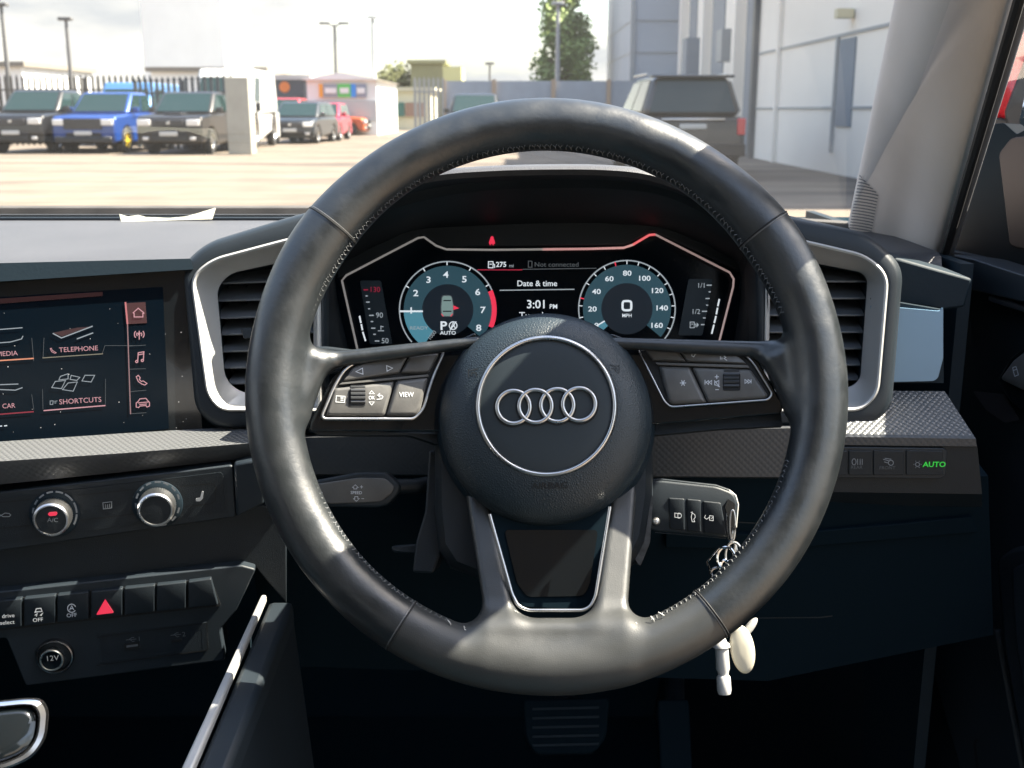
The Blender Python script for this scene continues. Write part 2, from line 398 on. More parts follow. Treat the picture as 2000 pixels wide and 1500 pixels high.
def rimpt(th, ph, ex=0):    # ph: 0 = outwards, 90 = towards the driver, 180 = inwards
    t = R(th); a = RA+.0016*math.exp(-((th-33)/14)**2)+.0016*math.exp(-((th-147)/14)**2)+ex
    r = RR+a*math.cos(R(ph)); return wp(r*math.cos(t), r*math.sin(t), a*math.sin(R(ph)))
# leather seams across the rim
for th in (142.5, 36.0, -121.5, -54.5):
    b = MB(); b.tube([rimpt(th+.28, p_, .0001) for p_ in range(-60, 215, 6)], .00055, 6)
    s = b.obj('leather_seam', groove, wheel)
    MB().tube([rimpt(th-.12, p_, -.00005) for p_ in range(-60, 215, 6)], .00045, 6).obj('seam_edge', silver2 if False else mat('paler seam edge', (.12, .12, .12), .35), s)  # paler line laid along the dark seam
# baseball stitching on the inner edge of the rim
stb = [MB(), MB(), MB()]; rnd = random.Random(3)
th = -180.0
while th < 180:
    blocked = (163 < abs(th) <= 180) or abs(th) < 17 or (-113 < th < -68)
    if not blocked:
        b = stb[0 if 0 < th < 180 else (1 if th < -90 else 2)]
        w1 = rnd.uniform(-.12, .12); A = rimpt(th, 158+rnd.uniform(-2, 2), .0001); B = rimpt(th+.35+w1, 166, .0003); C_ = rimpt(th+.1, 176, .0001)
        b.tube([A, B, C_], .00026, 5)
        if rnd.random() < .6: b.tube([rimpt(th+.4+w1, 166, .0001), rimpt(th+.9, 159, .0002)], .0002, 4)
    th += 1.25
for q in stb: q.obj('rim_stitching', thread, wheel)
for th in (-64, -66, -69.5, -112, -108): 
    A = rimpt(th, 150, .0002); MB().tube([A, A+WN*.0008+WV*.0012+WU*rnd.uniform(-.002, .002), A+WV*.003+WU*rnd.uniform(-.003, .003)], .0003, 4).obj('loose_thread', mat('pale loose thread', (.5, .5, .48), .8), wheel)

PWL = Pl(PW.hit(745, 755, 0), (WN+WU*.22).normalized()); PWR = Pl(PW.hit(1380, 735, 0), (WN-WU*.20).normalized())
# ---- side spokes in piano black
lsp = [(930, 648), (905, 660), (760, 684), (690, 696), (652, 735), (604, 826), (603, 842), (860, 842), (960, 860)]
slab('spoke', PWL, lsp, -.022, -.032, gloss, wheel, r=8, bev=.0008, label='left gloss black side spoke under the worn buttons')
rsp = [(1190, 650), (1230, 664), (1420, 668), (1470, 685), (1530, 792), (1526, 808), (1290, 828), (1180, 830)]
slab('spoke', PWR, rsp, -.022, -.032, gloss, wheel, r=8, bev=.0008, label='right gloss black side spoke under the dark buttons')
slab('spoke_back', PWL, [(612, 840), (860, 848), (862, 870), (800, 850), (625, 850)], -.028, -.040, plastic, wheel, r=3)
slab('spoke_back', PWR, [(1275, 822), (1525, 806), (1528, 832), (1400, 838), (1275, 850)], -.028, -.040, plastic, wheel, r=3)

def frame_strip(name, PX_, pts, w, off, m, parent, r):
    q = roundp(pts, r, 6); return raised(name, PX_, q, w, off, m, parent, closed=True, n=8)
# left pod
LP_ = [(868, 685), (843, 742), (827, 800), (808, 818), (626, 818), (654, 752), (674, 720), (702, 704), (772, 692)]
frame_strip('button_trim', PWL, LP_, 6.5, -.0195, silver, wheel, [10, 30, 20, 8, 12, 20, 16, 20, 30])
slab('button_bed', PWL, inset(LP_, 3), -.0210, -.023, groove, wheel, r=8)
TOPB = -.0182
a1 = pillow('button', PWL, [(670, 744), (690, 717), (718, 706), (796, 697), (780, 728)], TOPB, -.022, button, wheel, r=4, e=4, label='left pod button with two arrow outlines')
a2 = pillow('button', PWL, [(800, 696), (859, 689), (838, 728), (783, 728)], TOPB+.0006, -.022, button, wheel, r=5, e=5, label='left pod blank button')
slab('button_bar', PWL, [(662, 751), (668, 747), (836, 731), (838, 735), (772, 741)], TOPB+.0002, -.022, button, wheel, r=2)
a3 = pillow('button', PWL, [(654, 757), (771, 744), (752, 812), (636, 812)], TOPB, -.022, button, wheel, r=6, e=6, label='left pod rocker around the scroll wheel')
a4 = pillow('button', PWL, [(775, 743), (837, 736), (822, 800), (812, 812), (755, 812)], TOPB+.0010, -.022, button, wheel, r=6, e=7, label='left pod button reading VIEW')
PT = .00035
strokes('arrow_marking', PWL, [['c', (708, 719), (695, 726), (709, 731)]], 1.5, TOPB+PT, white_pr, a1)
strokes('arrow_marking', PWL, [['c', (755, 714), (767, 719), (756, 725)]], 1.5, TOPB+PT, white_pr, a1)
strokes('list_symbol', PWL, [['c', (657, 773), (674, 774), (673, 786), (656, 785)], [(665, 776), (671, 776)], [(665, 779), (671, 779)], [(665, 782), (671, 782)]], 1.0, TOPB+PT, white_pr, a3)
text('OK', PWL, 726, 777, 7.5, TOPB+PT, white_pr, a3, 'lettering', xs=.8)
strokes('arrow_marking', PWL, [['c', (726, 763), (721, 769), (731, 769)], ['c', (726, 791), (721, 785), (731, 785)]], 1.0, TOPB+PT, white_pr, a3)
strokes('return_symbol', PWL, [[(736, 780), (745, 779), (748, 775), (745, 772), (739, 772)], [(742, 768), (738, 772), (743, 776)]], 1.2, TOPB+PT, white_pr, a3)
text('VIEW', PWL, 794, 771, 10, TOPB+.0010+PT, white_pr, a4, 'lettering', xs=.86)
def scroller(PX_, cx, cy, hw, hh, parent, n_=10):
    slab('scroll_recess', PX_, [(cx-hw, cy-hh), (cx+hw, cy-hh), (cx+hw, cy+hh), (cx-hw, cy+hh)], TOPB+.0003, -.022, groove, parent, r=4)
    O, u, v, k = PX_.axes(cx, cy, 0, TOPB-.0085); rad = .0105
    b = MB(); seg = 72; loops = []
    for s_ in (-1, 1):
        for inn in ((.93, 1) if s_ < 0 else (1, .93)):
            loops.append([O+u*s_*(hw-2)*k*(1 if inn == 1 else 1.0)+(v*math.cos(2*math.pi*q/seg)+PX_.n*math.sin(2*math.pi*q/seg))*(rad*inn*(1.0 if q % 3 else .93)) for q in range(seg)])
    b.loft(loops, True, True); return b.obj('scroll_wheel', mat('ribbed roller', (.035, .037, .04), .3), parent, smooth=20)
scroller(PWL, 697, 777, 16, 17, a3)
# right pod
RP_ = [(1241, 672), (1256, 665), (1400, 671), (1442, 683), (1470, 706), (1509, 770), (1500, 781), (1310, 795), (1298, 785)]
frame_strip('button_trim', PWR, RP_, 4.2, -.0195, silver, wheel, [6, 8, 30, 20, 20, 8, 8, 10, 10])
slab('button_bed', PWR, inset(RP_, 3), -.0210, -.023, groove, wheel, r=6)
b1 = pillow('button', PWR, [(1252, 675), (1318, 677), (1340, 706), (1274, 704)], TOPB, -.022, button, wheel, r=4, e=6, label='right pod blank button')
b2 = pillow('button', PWR, [(1322, 678), (1415, 684), (1438, 692), (1458, 710), (1342, 706)], TOPB, -.022, button, wheel, r=4, e=4, label='right pod button with handset and voice symbols')
slab('button_bar', PWR, [(1280, 708), (1460, 713), (1464, 718), (1284, 712)], TOPB+.0002, -.022, button, wheel, r=1.5)
b3 = pillow('button', PWR, [(1286, 714), (1347, 716), (1380, 786), (1312, 790), (1304, 784)], TOPB, -.022, button, wheel, r=5, e=8, label='right pod button with a star')
b4 = pillow('button', PWR, [(1352, 717), (1466, 721), (1500, 772), (1494, 778), (1383, 785)], TOPB, -.022, button, wheel, r=5, e=6, label='right pod rocker around the scroll wheel')
strokes('handset_symbol', PWR, [['c', (1351, 695), (1352, 688), (1358, 685), (1361, 686), (1367, 685), (1365, 689), (1358, 692), (1355, 697)]], 1.2, TOPB+PT, white_pr, b2)
strokes('voice_symbol', PWR, [[(1407, 696), (1407, 702)], [(1410, 698), (1410, 702)], [(1421, 690), (1414, 696), (1418, 698), (1414, 700), (1420, 704)], [(1413, 692), (1417, 689)]], 1.4, TOPB+PT, white_pr, b2)
strokes('star_symbol', PWR, [[(1334-6*math.cos(R(a)), 748-6*math.sin(R(a))), (1334+6*math.cos(R(a)), 748+6*math.sin(R(a)))] for a in (0, 60, 120)], 1.5, TOPB+PT, white_pr, b3)
strokes('skip_symbol', PWR, [[(1377, 742), (1377, 751)], ['c', (1384, 743), (1379, 746.5), (1384, 751)], ['c', (1390, 743), (1385, 746.5), (1390, 751)]], 1.3, TOPB+PT, white_pr, b4)
strokes('skip_symbol', PWR, [['c', (1455, 741), (1460, 745), (1455, 749)], ['c', (1461, 741), (1466, 745), (1461, 749)], [(1467, 741), (1467, 749)]], 1.3, TOPB+PT, white_pr, b4)
strokes('volume_symbol', PWR, [[(1396, 736), (1404, 736)], [(1400, 732), (1400, 740)], [(1397, 761), (1404, 761)], ['c', (1396, 746), (1399, 746), (1404, 743), (1404, 755), (1399, 752), (1396, 752)], [(1395, 743), (1406, 756)]], 1.3, TOPB+PT, white_pr, b4)
scroller(PWR, 1429, 746, 17, 17, b4)

# ---- hub
def hub(cx, cy, r, h, n=96): return lp(PW, circ(cx, cy, r, n), h)
L_ = [hub(1066, 820, 196, -.045), hub(1066, 820, 206, -.030), hub(1066, 820, 207, -.020), hub(1066, 818, 203.5, -.0145), hub(1066, 815, 195, -.0095), hub(1066, 809, 180, -.0055), hub(1066, 802, 162, -.0025), hub(1067, 795, 146, -.0006), hub(1067, 793, 139, -.0003), hub(1067, 793, 137.5, -.0016)]
pad = MB().loft(L_, False, True).obj('airbag_cover', pad_m, wheel, smooth=60)
MB().loft([hub(1067, 793, 139.2, -.0014), hub(1067, 793, 138, .0003), hub(1067, 793, 135.5, .0014), hub(1067, 793, 132.5, .0016), hub(1067, 793, 130, .0008), hub(1067, 793, 128.6, -.0012)], False, False).obj('hub_ring', silver, wheel, smooth=80)
emb = MB().loft([hub(1067, 793, 129.5, -.0012), hub(1067, 793, 127, -.0010), hub(1067, 793, 100, -.0004), hub(1067, 793, 60, -.0001)], False, True).obj('hub_disc', disc_m, wheel, smooth=60)
cs_ = [(1003+42.7*i, 794.8-1.75*i) for i in range(4)]
# recess outline round the emblem
b = MB()
for (x, y) in cs_:
    b.tube(hub(x-.5, y+1.5, 37.5, -.00035, 64), .00042, 6, True)
b.obj('emblem_groove', groove, wheel)
b = MB(); 
for q, (x, y) in enumerate(cs_):
    b.tube(hub(x, y, 32.0, .0006+(.00022 if q % 2 else 0), 64), .00125, 10, True)
b.obj('emblem', silver, wheel, label='four interlinked silver rings', smooth=80)
MB().obj if False else None
PADL = [(1066, 818, 203.5, -.0145), (1066, 815, 195, -.0095), (1066, 809, 180, -.0055), (1066, 802, 162, -.0025), (1067, 795, 146, -.0006), (1067, 793, 139, -.0003)]
def padh(px, py):
    for k in range(len(PADL)-1):
        A_, B_ = PADL[k], PADL[k+1]
        fa = math.hypot(px-A_[0], py-A_[1])-A_[2]; fb = math.hypot(px-B_[0], py-B_[1])-B_[2]
        if fa <= 0 <= fb or (fa <= 0 and fb >= 0): t = fa/(fa-fb); return A_[3]+(B_[3]-A_[3])*t
    return 0
emboss = mat('embossed black lettering', (.006, .008, .010), .6)
hA = padh(1074, 949); PA = Pl(PW.hit(1074, 949, hA), (PW.n-WV*max(.05, (padh(1074, 943)-padh(1074, 955))/.0037)).normalized())
text('AIRBAG', PA, 1074, 949, 13, .0004, emboss, wheel, 'lettering', ang=1, xs=1.15, bold=.01)
pS = Pl(PW.hit(925, 728, padh(925, 728)), (PW.n+WU*-.16+WV*.05).normalized()); pS2 = Pl(PW.hit(1201, 720, padh(1201, 720)), (PW.n+WU*.16+WV*.05).normalized())
for pl_, dx, sg in ((pS, 921, 1), (pS2, 1203, -1)):
    y0 = 728 if sg > 0 else 720
    strokes('horn_symbol', pl_, [[(dx-6*sg, y0-7), (dx-6*sg, y0+9)], [(dx-6*sg, y0-5), (dx+3*sg, y0-5), (dx+12*sg, y0-8)], [(dx, y0+6), (dx, y0), (dx+9*sg, y0), (dx+9*sg, y0+6), (dx+12*sg, y0+6)]], 1.8, .0007, emboss, wheel)
# dark shell behind the hub
MB().loft([hub(1066, 830, 212, -.052), hub(1066, 826, 214, -.034), hub(1066, 822, 208, -.029)], True, True).obj('hub_shell', dark, wheel)
# ---- window of the lower spoke
Wn = [(955, 1000), (1000, 1160), (1012, 1184), (1032, 1192), (1140, 1192), (1154, 1184), (1163, 1165), (1192, 985)]
raised('window_trim', PW, roundp(Wn, 8, 4)[3:-3], 7, -.0060, silver, wheel, n=8)
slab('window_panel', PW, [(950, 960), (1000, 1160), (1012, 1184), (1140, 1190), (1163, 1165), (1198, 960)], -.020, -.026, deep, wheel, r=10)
slab('window_panel_inner', PW, [(985, 1035), (1010, 1140), (1030, 1166), (1140, 1164), (1152, 1140), (1168, 1035)], -.0190, -.0206, gloss, wheel, r=10)
# ================================================================ DASHBOARD
dash = thing('dashboard', 'black car dashboard with hexagonal air vents, driver display, touchscreen and silver weave trim', 'dashboard', (0, 1.0, .8))
PV = plane(1068, 600, .80, 0, 12)                 # plane of the vents and hood lip
PVR = plane(1700, 600, .80, -4, 12)
PVL = plane(480, 600, .79, 8, 12)
PC = plane(1050, 580, .885, 0, 14)                # driver display
PS = plane(200, 690, .775, 15, 10)                # touchscreen

# ---- dash top
ZT = 1.0885
def yfar(x): return 1.30-.20*(max(0, x+.1)/.45)**2 - .10*(max(0, -x-.6)/.45)**2
def dashtop():
    xs = sorted(list(np.linspace(-1.05, .345, 57))+[-.236, -.234, .284, .286]); rows = []
    for x in xs:
        yn = .80 + (x+.25)*.20 if x < -.235 else (.96 if x < .285 else .90)
        F_ = yfar(x)
        row = [(x, yn+.05, ZT-.030), (x, yn+.010, ZT-.020), (x, yn, ZT-.012), (x, yn+.004, ZT-.003), (x, yn+.012, ZT), (x, max(.98, yn+.03), ZT+.001), (x, (1.0+F_)/2, ZT+.001), (x, F_-.06, ZT-.001), (x, F_-.01, ZT-.006), (x, F_+.02, ZT-.03)]
        rows.append(row)
    v = [p for r_ in rows for p in r_]; n = len(rows[0]); f = [(i*n+j, (i+1)*n+j, (i+1)*n+j+1, i*n+j+1) for i in range(len(rows)-1) for j in range(n-1)]
    return mesh_obj('dash_top', v, f, dtop, dash, smooth=50)
dashtop()
# demister outlet slot and cowl near the glass
MB().box((-.35, 1.19, ZT+.0015), (1.2, .03, .004)).obj('demister_slot', plastic, dash, bevel=.001)
MB().box((-.35, 1.19, ZT+.0042), (1.16, .012, .002)).obj('demister_opening', groove, dash)

# ---- hood over the driver display
lip = [(624, 700), (620, 470), (640, 402), (740, 370), (850, 343), (960, 334), (1068, 331), (1180, 332), (1270, 342), (1360, 372), (1470, 404), (1500, 470), (1502, 700)]
mid = [(630, 700), (628, 490), (700, 428), (790, 402), (866, 384), (960, 372), (1068, 368), (1180, 369), (1272, 378), (1340, 400), (1410, 438), (1485, 490), (1492, 700)]
inn = [(690, 720), (655, 545), (700, 500), (760, 470), (815, 450), (940, 442), (1068, 438), (1180, 438), (1290, 446), (1350, 468), (1400, 492), (1448, 540), (1425, 720)]
def sm(pts, k=4):     # catmull-rom resample
    out = []; n = len(pts)
    for i in range(n-1):
        p0, p1, p2, p3 = [Vector(pts[max(0, min(n-1, i+d))]) for d in (-1, 0, 1, 2)]
        for q in range(k):
            t = q/k; out.append(tuple(.5*((2*p1)+(p2-p0)*t+(2*p0-5*p1+4*p2-p3)*t*t+(3*p1-p0-3*p2+p3)*t**3)))
    out.append(tuple(pts[-1])); return out
Pv = Pl(PV.p, (0, -1, 0))
lipP = lp(Pv, sm(lip), 0); midP = lp(Pv, sm(mid), -.022); innP = lp(PC, sm(inn), .004)
def strip(name, rows, m, parent, smooth=40, label=None):
    n = len(rows[0]); v = [p for r_ in rows for p in r_]
    f = [(i*n+j, i*n+j+1, (i+1)*n+j+1, (i+1)*n+j) for i in range(len(rows)-1) for j in range(n-1)]
    return mesh_obj(name, v, f, m, parent, smooth=smooth, label=label)
lip2 = [p+Vector((0, .003, -.004)) for p in lipP]
mid0 = [a.lerp(b, .55)+Vector((0, .0, 0)) for a, b in zip(lipP, midP)]
strip('hood_lining', [lip2, [p+Vector((0, .004, 0)) for p in mid0], [a.lerp(b, .92)+Vector((0, .0, 0)) for a, b in zip(mid0, midP)], midP, [a.lerp(b, .5) for a, b in zip(midP, innP)], innP], plastic, dash, smooth=25)
up = [p+Vector((0, .010, .0045)) if 6 < i < len(lipP)-7 else p+Vector((0, .006, .0)) for i, p in enumerate(lipP)]
cs = slice(7, len(lipP)-7)
def lower(p, t, y): return Vector((p.x, y, p.z*(1-t)+(ZT-.002)*t))
rowsH = [lip2[cs], lipP[cs], [p+Vector((0, .003, .0020)) for p in lipP[cs]], [p+Vector((0, .012, .0030)) for p in lipP[cs]], [Vector((p.x, .90, p.z*.96+.04*ZT)) for p in lipP[cs]], [lower(p, .25, 1.02) for p in lipP[cs]], [lower(p, .7, 1.11) for p in lipP[cs]], [lower(p, 1.1, 1.17) for p in lipP[cs]]]
strip('display_hood', rowsH, dtop, dash, smooth=60)

# ---- driver display
disp = slab('driver_display', PC, [(650, 550), (760, 488), (822, 455), (868, 480), (1222, 476), (1278, 450), (1430, 525), (1445, 545), (1425, 740), (690, 740)], 0, -.03, screenm, dash)
slab('upper_visor', PC, [(640, 430), (1460, 430), (1445, 530), (1276, 452), (1222, 478), (868, 482), (822, 458), (660, 545)], .006, -.01, plastic, dash, bev=.001)
lineL = [(702, 700), (668, 548), (676, 538), (816, 465), (828, 463), (852, 480), (872, 487), (960, 488), (1060, 487)]
lineR = [(1060, 487), (1150, 486), (1218, 484), (1236, 478), (1268, 459), (1280, 458), (1425, 532), (1433, 545), (1432, 560), (1404, 670)]
raised('display_trim', PC, lineL, 4.2, .0065, mat('pale display trim', (.55, .54, .53), .35, .8, emit=(.8, .75, .72, .22)), disp)
raised('display_trim', PC, lineR[:4]+[(1240, 476)], 4.6, .0065, mat('rosy display trim', (.55, .45, .44), .35, .8, emit=(1, .50, .48, .50)), disp, label='rose tinted middle stretch of the display trim')
raised('display_trim', PC, lineR[3:6], 4.8, .0067, mat('red display trim', (.55, .25, .25), .35, .8, emit=(1, .16, .18, .75)), disp, label='glowing red stretch of the display trim')
raised('display_trim', PC, lineR[5:], 4.2, .0065, mat('pale display trim 2', (.55, .50, .49), .35, .8, emit=(.9, .62, .58, .3)), disp)
for px in ((700, 770), (1330, 1395)):
    x0, x1 = px
D = .0006
def dial(cx, cy):
    b = MB(); arcband(b, PC, cx, cy, 50, 86, -40, 220, D, 60); b.obj('dial_band', e_teal, disp, smooth=0, recalc=False)
    b = MB(); arcband(b, PC, cx, cy, 93, 95.5, -42, 222, D*2, 80); b.obj('dial_ring', e_soft, disp, smooth=0, recalc=False)
    b = MB(); arcband(b, PC, cx, cy, 0.1, 50, 0, 360, D*1.5, 60); b.obj('dial_centre', e_navy, disp, smooth=0, recalc=False)
dial(874.5, 605); dial(1224.5, 603)
b = MB(); arcband(b, PC, 874.5, 605, 50, 86, 181, 236, D*2, 20); b.obj('dial_sector', e_teal2, disp, smooth=0, recalc=False)
b = MB(); arcband(b, PC, 874.5, 605, 86, 95.5, -22, 24, D*3, 24); b.obj('red_zone', e_red, disp, smooth=0, recalc=False)
strokes('needle', PC, [[(781, 608), (826, 608)]], 3.5, D*3, e_white, disp)
strokes('needle', PC, [[(1159, 640), (1181, 627)]], 2.5, D*3, e_white, disp)
b = MB(); arcband(b, PC, 1224.5, 603, 50, 86, 208, 222, D*2, 10); b.obj('dial_sector', e_teal2, disp, smooth=0, recalc=False)
tk = []
for k in range(8):
    a = 180-k*(216/8)*1.0 if False else 204-24-k*29.7
    tk.append([(874.5+x*math.cos(R(a)), 605-x*math.sin(R(a))) for x in (87, 94)])
strokes('dial_ticks', PC, tk[1:6], 2.0, D*3, e_white, disp)
tk = [[(1224.5+x*math.cos(R(a)), 603-x*math.sin(R(a))) for x in (87, 94)] for a in [90+14.4*i for i in range(-8, 9) if i not in (1, 5)]]
strokes('dial_ticks', PC, tk, 1.7, D*3, e_white, disp)
strokes('dial_ticks', PC, [[(1224.5+x*math.cos(R(a)), 603-x*math.sin(R(a))) for x in (86, 94)] for a in (104.5,)], 2.2, D*3.4, e_red, disp)
strokes('dial_ticks', PC, [[(1224.5+x*math.cos(R(167)), 603-x*math.sin(R(167))) for x in (86, 94)]], 2.2, D*3.4, e_red, disp)
T = []
for s, x, y in (('1', 803, 607), ('2', 812, 573), ('3', 837, 547), ('4', 871, 537), ('5', 907, 546), ('6', 933, 571), ('7', 943, 606), ('8', 935, 641)):
    T.append(text(s, PC, x, y, 12.5, D*4, e_white, disp, xs=1.25, bold=.015))
for s, x, y in (('20', 1157, 604), ('40', 1165, 570), ('60', 1190, 545), ('80', 1225, 534), ('100', 1258, 544), ('120', 1283, 568), ('140', 1292, 602), ('160', 1282, 636), ('0', 1165, 636)):
    T.append(text(s, PC, x, y, 10, D*4, e_white, disp, xs=1.25, bold=.015))
join(T[:8], 'dial_numbers', disp); join(T[8:], 'dial_numbers', disp)
strokes('speed_digit', PC, [['c']+roundp([(1216, 588), (1233, 588), (1233, 606), (1216, 606)], 5, 3)], 4.2, D*4, e_white, disp)
text('MPH', PC, 1224.5, 616.5, 7, D*4, e_white, disp, bold=.01)
text('P', PC, 866, 637, 17, D*4, e_white, disp, 'gear_letter', xs=1.15, bold=.02)
strokes('start_stop_symbol', PC, [['c']+circ(885, 636, 7.5, 20), [(881, 641), (885, 630), (889, 641)], [(882.5, 637), (888, 637)], [(879, 645), (891, 628)]], 1.8, D*4, e_white, disp)
text('AUTO', PC, 875, 650.5, 7, D*4, e_white, disp, xs=1.15, bold=.015)
text('READY', PC, 818, 641, 7, D*4, e_soft, disp, xs=1.2)
text('1000', PC, 844, 655, 7.5, D*4, e_soft, disp, ang=52)
cm = e_soft
strokes('car_symbol', PC, [['c']+roundp([(863, 577), (882, 577), (886, 600), (885, 618), (862, 618), (861, 600)], 5, 3)], 1.4, D*4, e_dim, disp)
slab('car_symbol_body', PC, [(864, 578), (882, 578), (885, 600), (884, 617), (863, 617), (862, 600)], D*3, D*2, mat('lit grey green symbol', (.01, .01, .01), .4, emit=(.35, .52, .50, .5)), disp, r=5)
strokes('car_symbol_glass', PC, [[(866, 587), (881, 587)], [(865, 608), (882, 608)]], 2.2, D*4.2, e_blk, disp)
slab('door_open_symbol', PC, [(885, 596), (897, 602), (885, 605)], D*4, D*3, e_red, disp)
strokes('door_line', PC, [[(862, 613), (866, 618)], [(884, 613), (880, 618)]], 1.4, D*4.4, e_red, disp)
# centre stack of text
strokes('menu_line', PC, [[(932, 527), (1020, 527)]], 2.2, D*2, e_dred, disp)
strokes('menu_line', PC, [[(1020, 526), (1165, 524)]], 1.4, D*2, e_dim, disp)
strokes('menu_line', PC, [[(976, 567), (1122, 565)]], 2.0, D*2, e_soft, disp)
text('275', PC, 979, 517, 10, D*4, e_white, disp, bold=.015); text('mi', PC, 999, 519, 7, D*4, e_soft, disp)
strokes('fuel_symbol', PC, [['c', (954, 511), (963, 511), (963, 523), (954, 523)], [(956, 516), (961, 516)], [(963, 515), (966, 517), (966, 523)]], 1.6, D*4, e_white, disp)
text('Not connected', PC, 1087, 517, 9.5, D*4, e_dim, disp, xs=1.08); strokes('phone_symbol', PC, [['c', (1032, 510), (1039, 510), (1039, 522), (1032, 522)]], 1.3, D*4, e_dim, disp)
text('Date & time', PC, 1049, 554, 11.5, D*4, e_white, disp, xs=1.0, bold=.008)
text('3:01', PC, 1048, 595, 16.5, D*4, e_white, disp, xs=1.02, bold=.012); text('PM', PC, 1081, 599, 9, D*4, e_white, disp, bold=.01)
text('Tuesday', PC, 1046, 617, 14, D*4, e_white, disp)
# side scales
b = MB()
for (pts) in ([(703, 548), (744, 548), (766, 672), (722, 672)], [(1345, 545), (1392, 545), (1372, 655), (1325, 655)]):
    slab('scale_panel', PC, pts, .0004, -.001, e_blk, disp, r=4)
tk = [[(714+a, y), (714+a+w_, y)] for (a, y, w_) in ((0, 578, 4), (1, 590, 7), (5, 603, 4), (7, 616, 9), (10, 628, 5), (11, 641, 8), (15, 653, 5), (18, 666, 9))]
strokes('scale_ticks', PC, tk, 2.2, D*3, e_soft, disp)
strokes('scale_ticks', PC, [[(710, 566), (719, 566)]], 2.4, D*3, e_dred, disp)
text('130', PC, 732, 566, 10.5, D*4, e_dred, disp); text('90', PC, 741, 616, 10.5, D*4, e_soft, disp); text('50', PC, 752, 666, 10.5, D*4, e_soft, disp)
strokes('level_bar', PC, [[(702, 617), (705, 631)], [(705.5, 633), (708, 645)], [(708.5, 648), (714, 666)]], 3.0, D*3, e_white, disp)
strokes('temperature_symbol', PC, [[(744, 636), (744, 644)], [(738, 646), (750, 646)], [(745, 638), (749, 638)]], 1.6, D*4, e_soft, disp)
tk = [[(1380, 557), (1390, 557)], [(1384, 570), (1388, 570)], [(1378, 583), (1386, 583)], [(1379, 596), (1383, 596)], [(1371, 608), (1381, 608)], [(1373, 621), (1378, 621)], [(1369, 634), (1376, 634)]]
strokes('scale_ticks', PC, tk, 2.2, D*3, e_soft, disp)
text('1/1', PC, 1370, 558, 10, D*4, e_soft, disp); text('1/2', PC, 1359, 609, 10, D*4, e_soft, disp)
strokes('level_bar', PC, [[(1405, 584), (1402, 598)], [(1401.5, 601), (1399, 614)], [(1398.5, 617), (1395, 631)], [(1394.5, 634), (1390, 652)]], 3.0, D*3, e_white, disp)
strokes('fuel_symbol', PC, [['c', (1348, 629), (1356, 629), (1356, 640), (1348, 640)], [(1350, 633), (1354, 633)], [(1356, 632), (1359, 634), (1359, 639)], [(1360, 635), (1363, 635)]], 1.5, D*4, e_soft, disp)
slab('arrow_marking', PC, [(1361, 630), (1365, 634.5), (1361, 639)], D*4, D*3, e_soft, disp)
# seat belt lamp on the visor
bl = MB(); v0 = circ(961, 464.5, 3.2, 12); 
slab('belt_lamp', PC, [(957.5, 466), (961, 463), (964.5, 466), (967, 474), (966, 476), (955.5, 476), (954.5, 474)], .0072, .006, e_red, disp, r=2)
slab('belt_lamp', PC, v0, .0072, .006, e_red, disp)
strokes('belt_lamp', PC, [[(958, 476), (957.5, 479)], [(963, 476), (963.5, 479)]], 2.4, .0072, e_red, disp)

# ---- air vents
def vent(pl, name_lab, outer, so_, si_, op, ro, slats, tabpx=None, mirror=False):
    g = slab('air_vent_back', pl, inset(op, -12), -.062, -.075, groove, dash)
    fr = None
    def RP(p, r, off): return lp(pl, roundp(p, r, 6), off)
    back = [q - pl.n*.05 + Vector((0, 0, -.002)) for q in RP(outer, ro, -.012)]
    b = MB().loft([back, RP(outer, ro, -.012), RP(inset(outer, 2), ro, -.006), RP(inset(outer, 6), ro, -.0015), RP(inset(outer, 12), [max(4, x-6) for x in ro], 0), RP(so_, ro, -.0005), RP(inset(so_, 1.5), ro, -.004)], False, False)
    root = b.obj('air_vent', plast2, dash, smooth=50, label=name_lab)
    rs = [max(6, x*.8) for x in ro]
    b = MB().loft([RP(inset(so_, .5), ro, -.004), RP(inset(so_, 1), ro, .0006), RP(inset(so_, 4), ro, .0016), RP(inset(so_, 8), rs, .0006), RP(inset(so_, 10), rs, -.002), RP(si_, rs, -.013), RP(op, rs, -.022)], False, False)
    b.obj('vent_frame', silver2, root, smooth=40)
    b = MB().loft([RP(op, rs, -.0215), RP(inset(op, -1), rs, -.026), [q-pl.n*.04 for q in RP(inset(op, -2), rs, -.026)]], False, False)
    b.obj('vent_duct', dark, root)
    for (x0, y0, x1, y1) in slats:
        A = [pl.hit(x0-8, y0, -.030), pl.hit(x1+8, y1, -.030)]; k = .00036
        d1 = Vector((0, .030, .006)); th_ = Vector((0, 0, -.0016))
        v = [A[0], A[1], A[1]+d1, A[0]+d1, A[0]+th_, A[1]+th_, A[1]+d1+th_, A[0]+d1+th_]
        mesh_obj('slat', v, [(0, 1, 2, 3), (7, 6, 5, 4), (0, 4, 5, 1), (1, 5, 6, 2), (2, 6, 7, 3), (3, 7, 4, 0)], mat('vent slat plastic', (.13, .14, .15), .36), root, bevel=.0005)
    # vertical vanes behind
    xs_ = np.linspace(min(p[0] for p in op)+20, max(p[0] for p in op)-20, 5); y0 = min(p[1] for p in op); y1 = max(p[1] for p in op)
    b = MB()
    for x in xs_:
        A = pl.hit(x, y0, -.052); B = pl.hit(x, y1, -.052); b.add([A, B, B+Vector((.0012, .02, 0)), A+Vector((.0012, .02, 0))], [(0, 1, 2, 3)])
    b.obj('vane', dark, root)
    return root
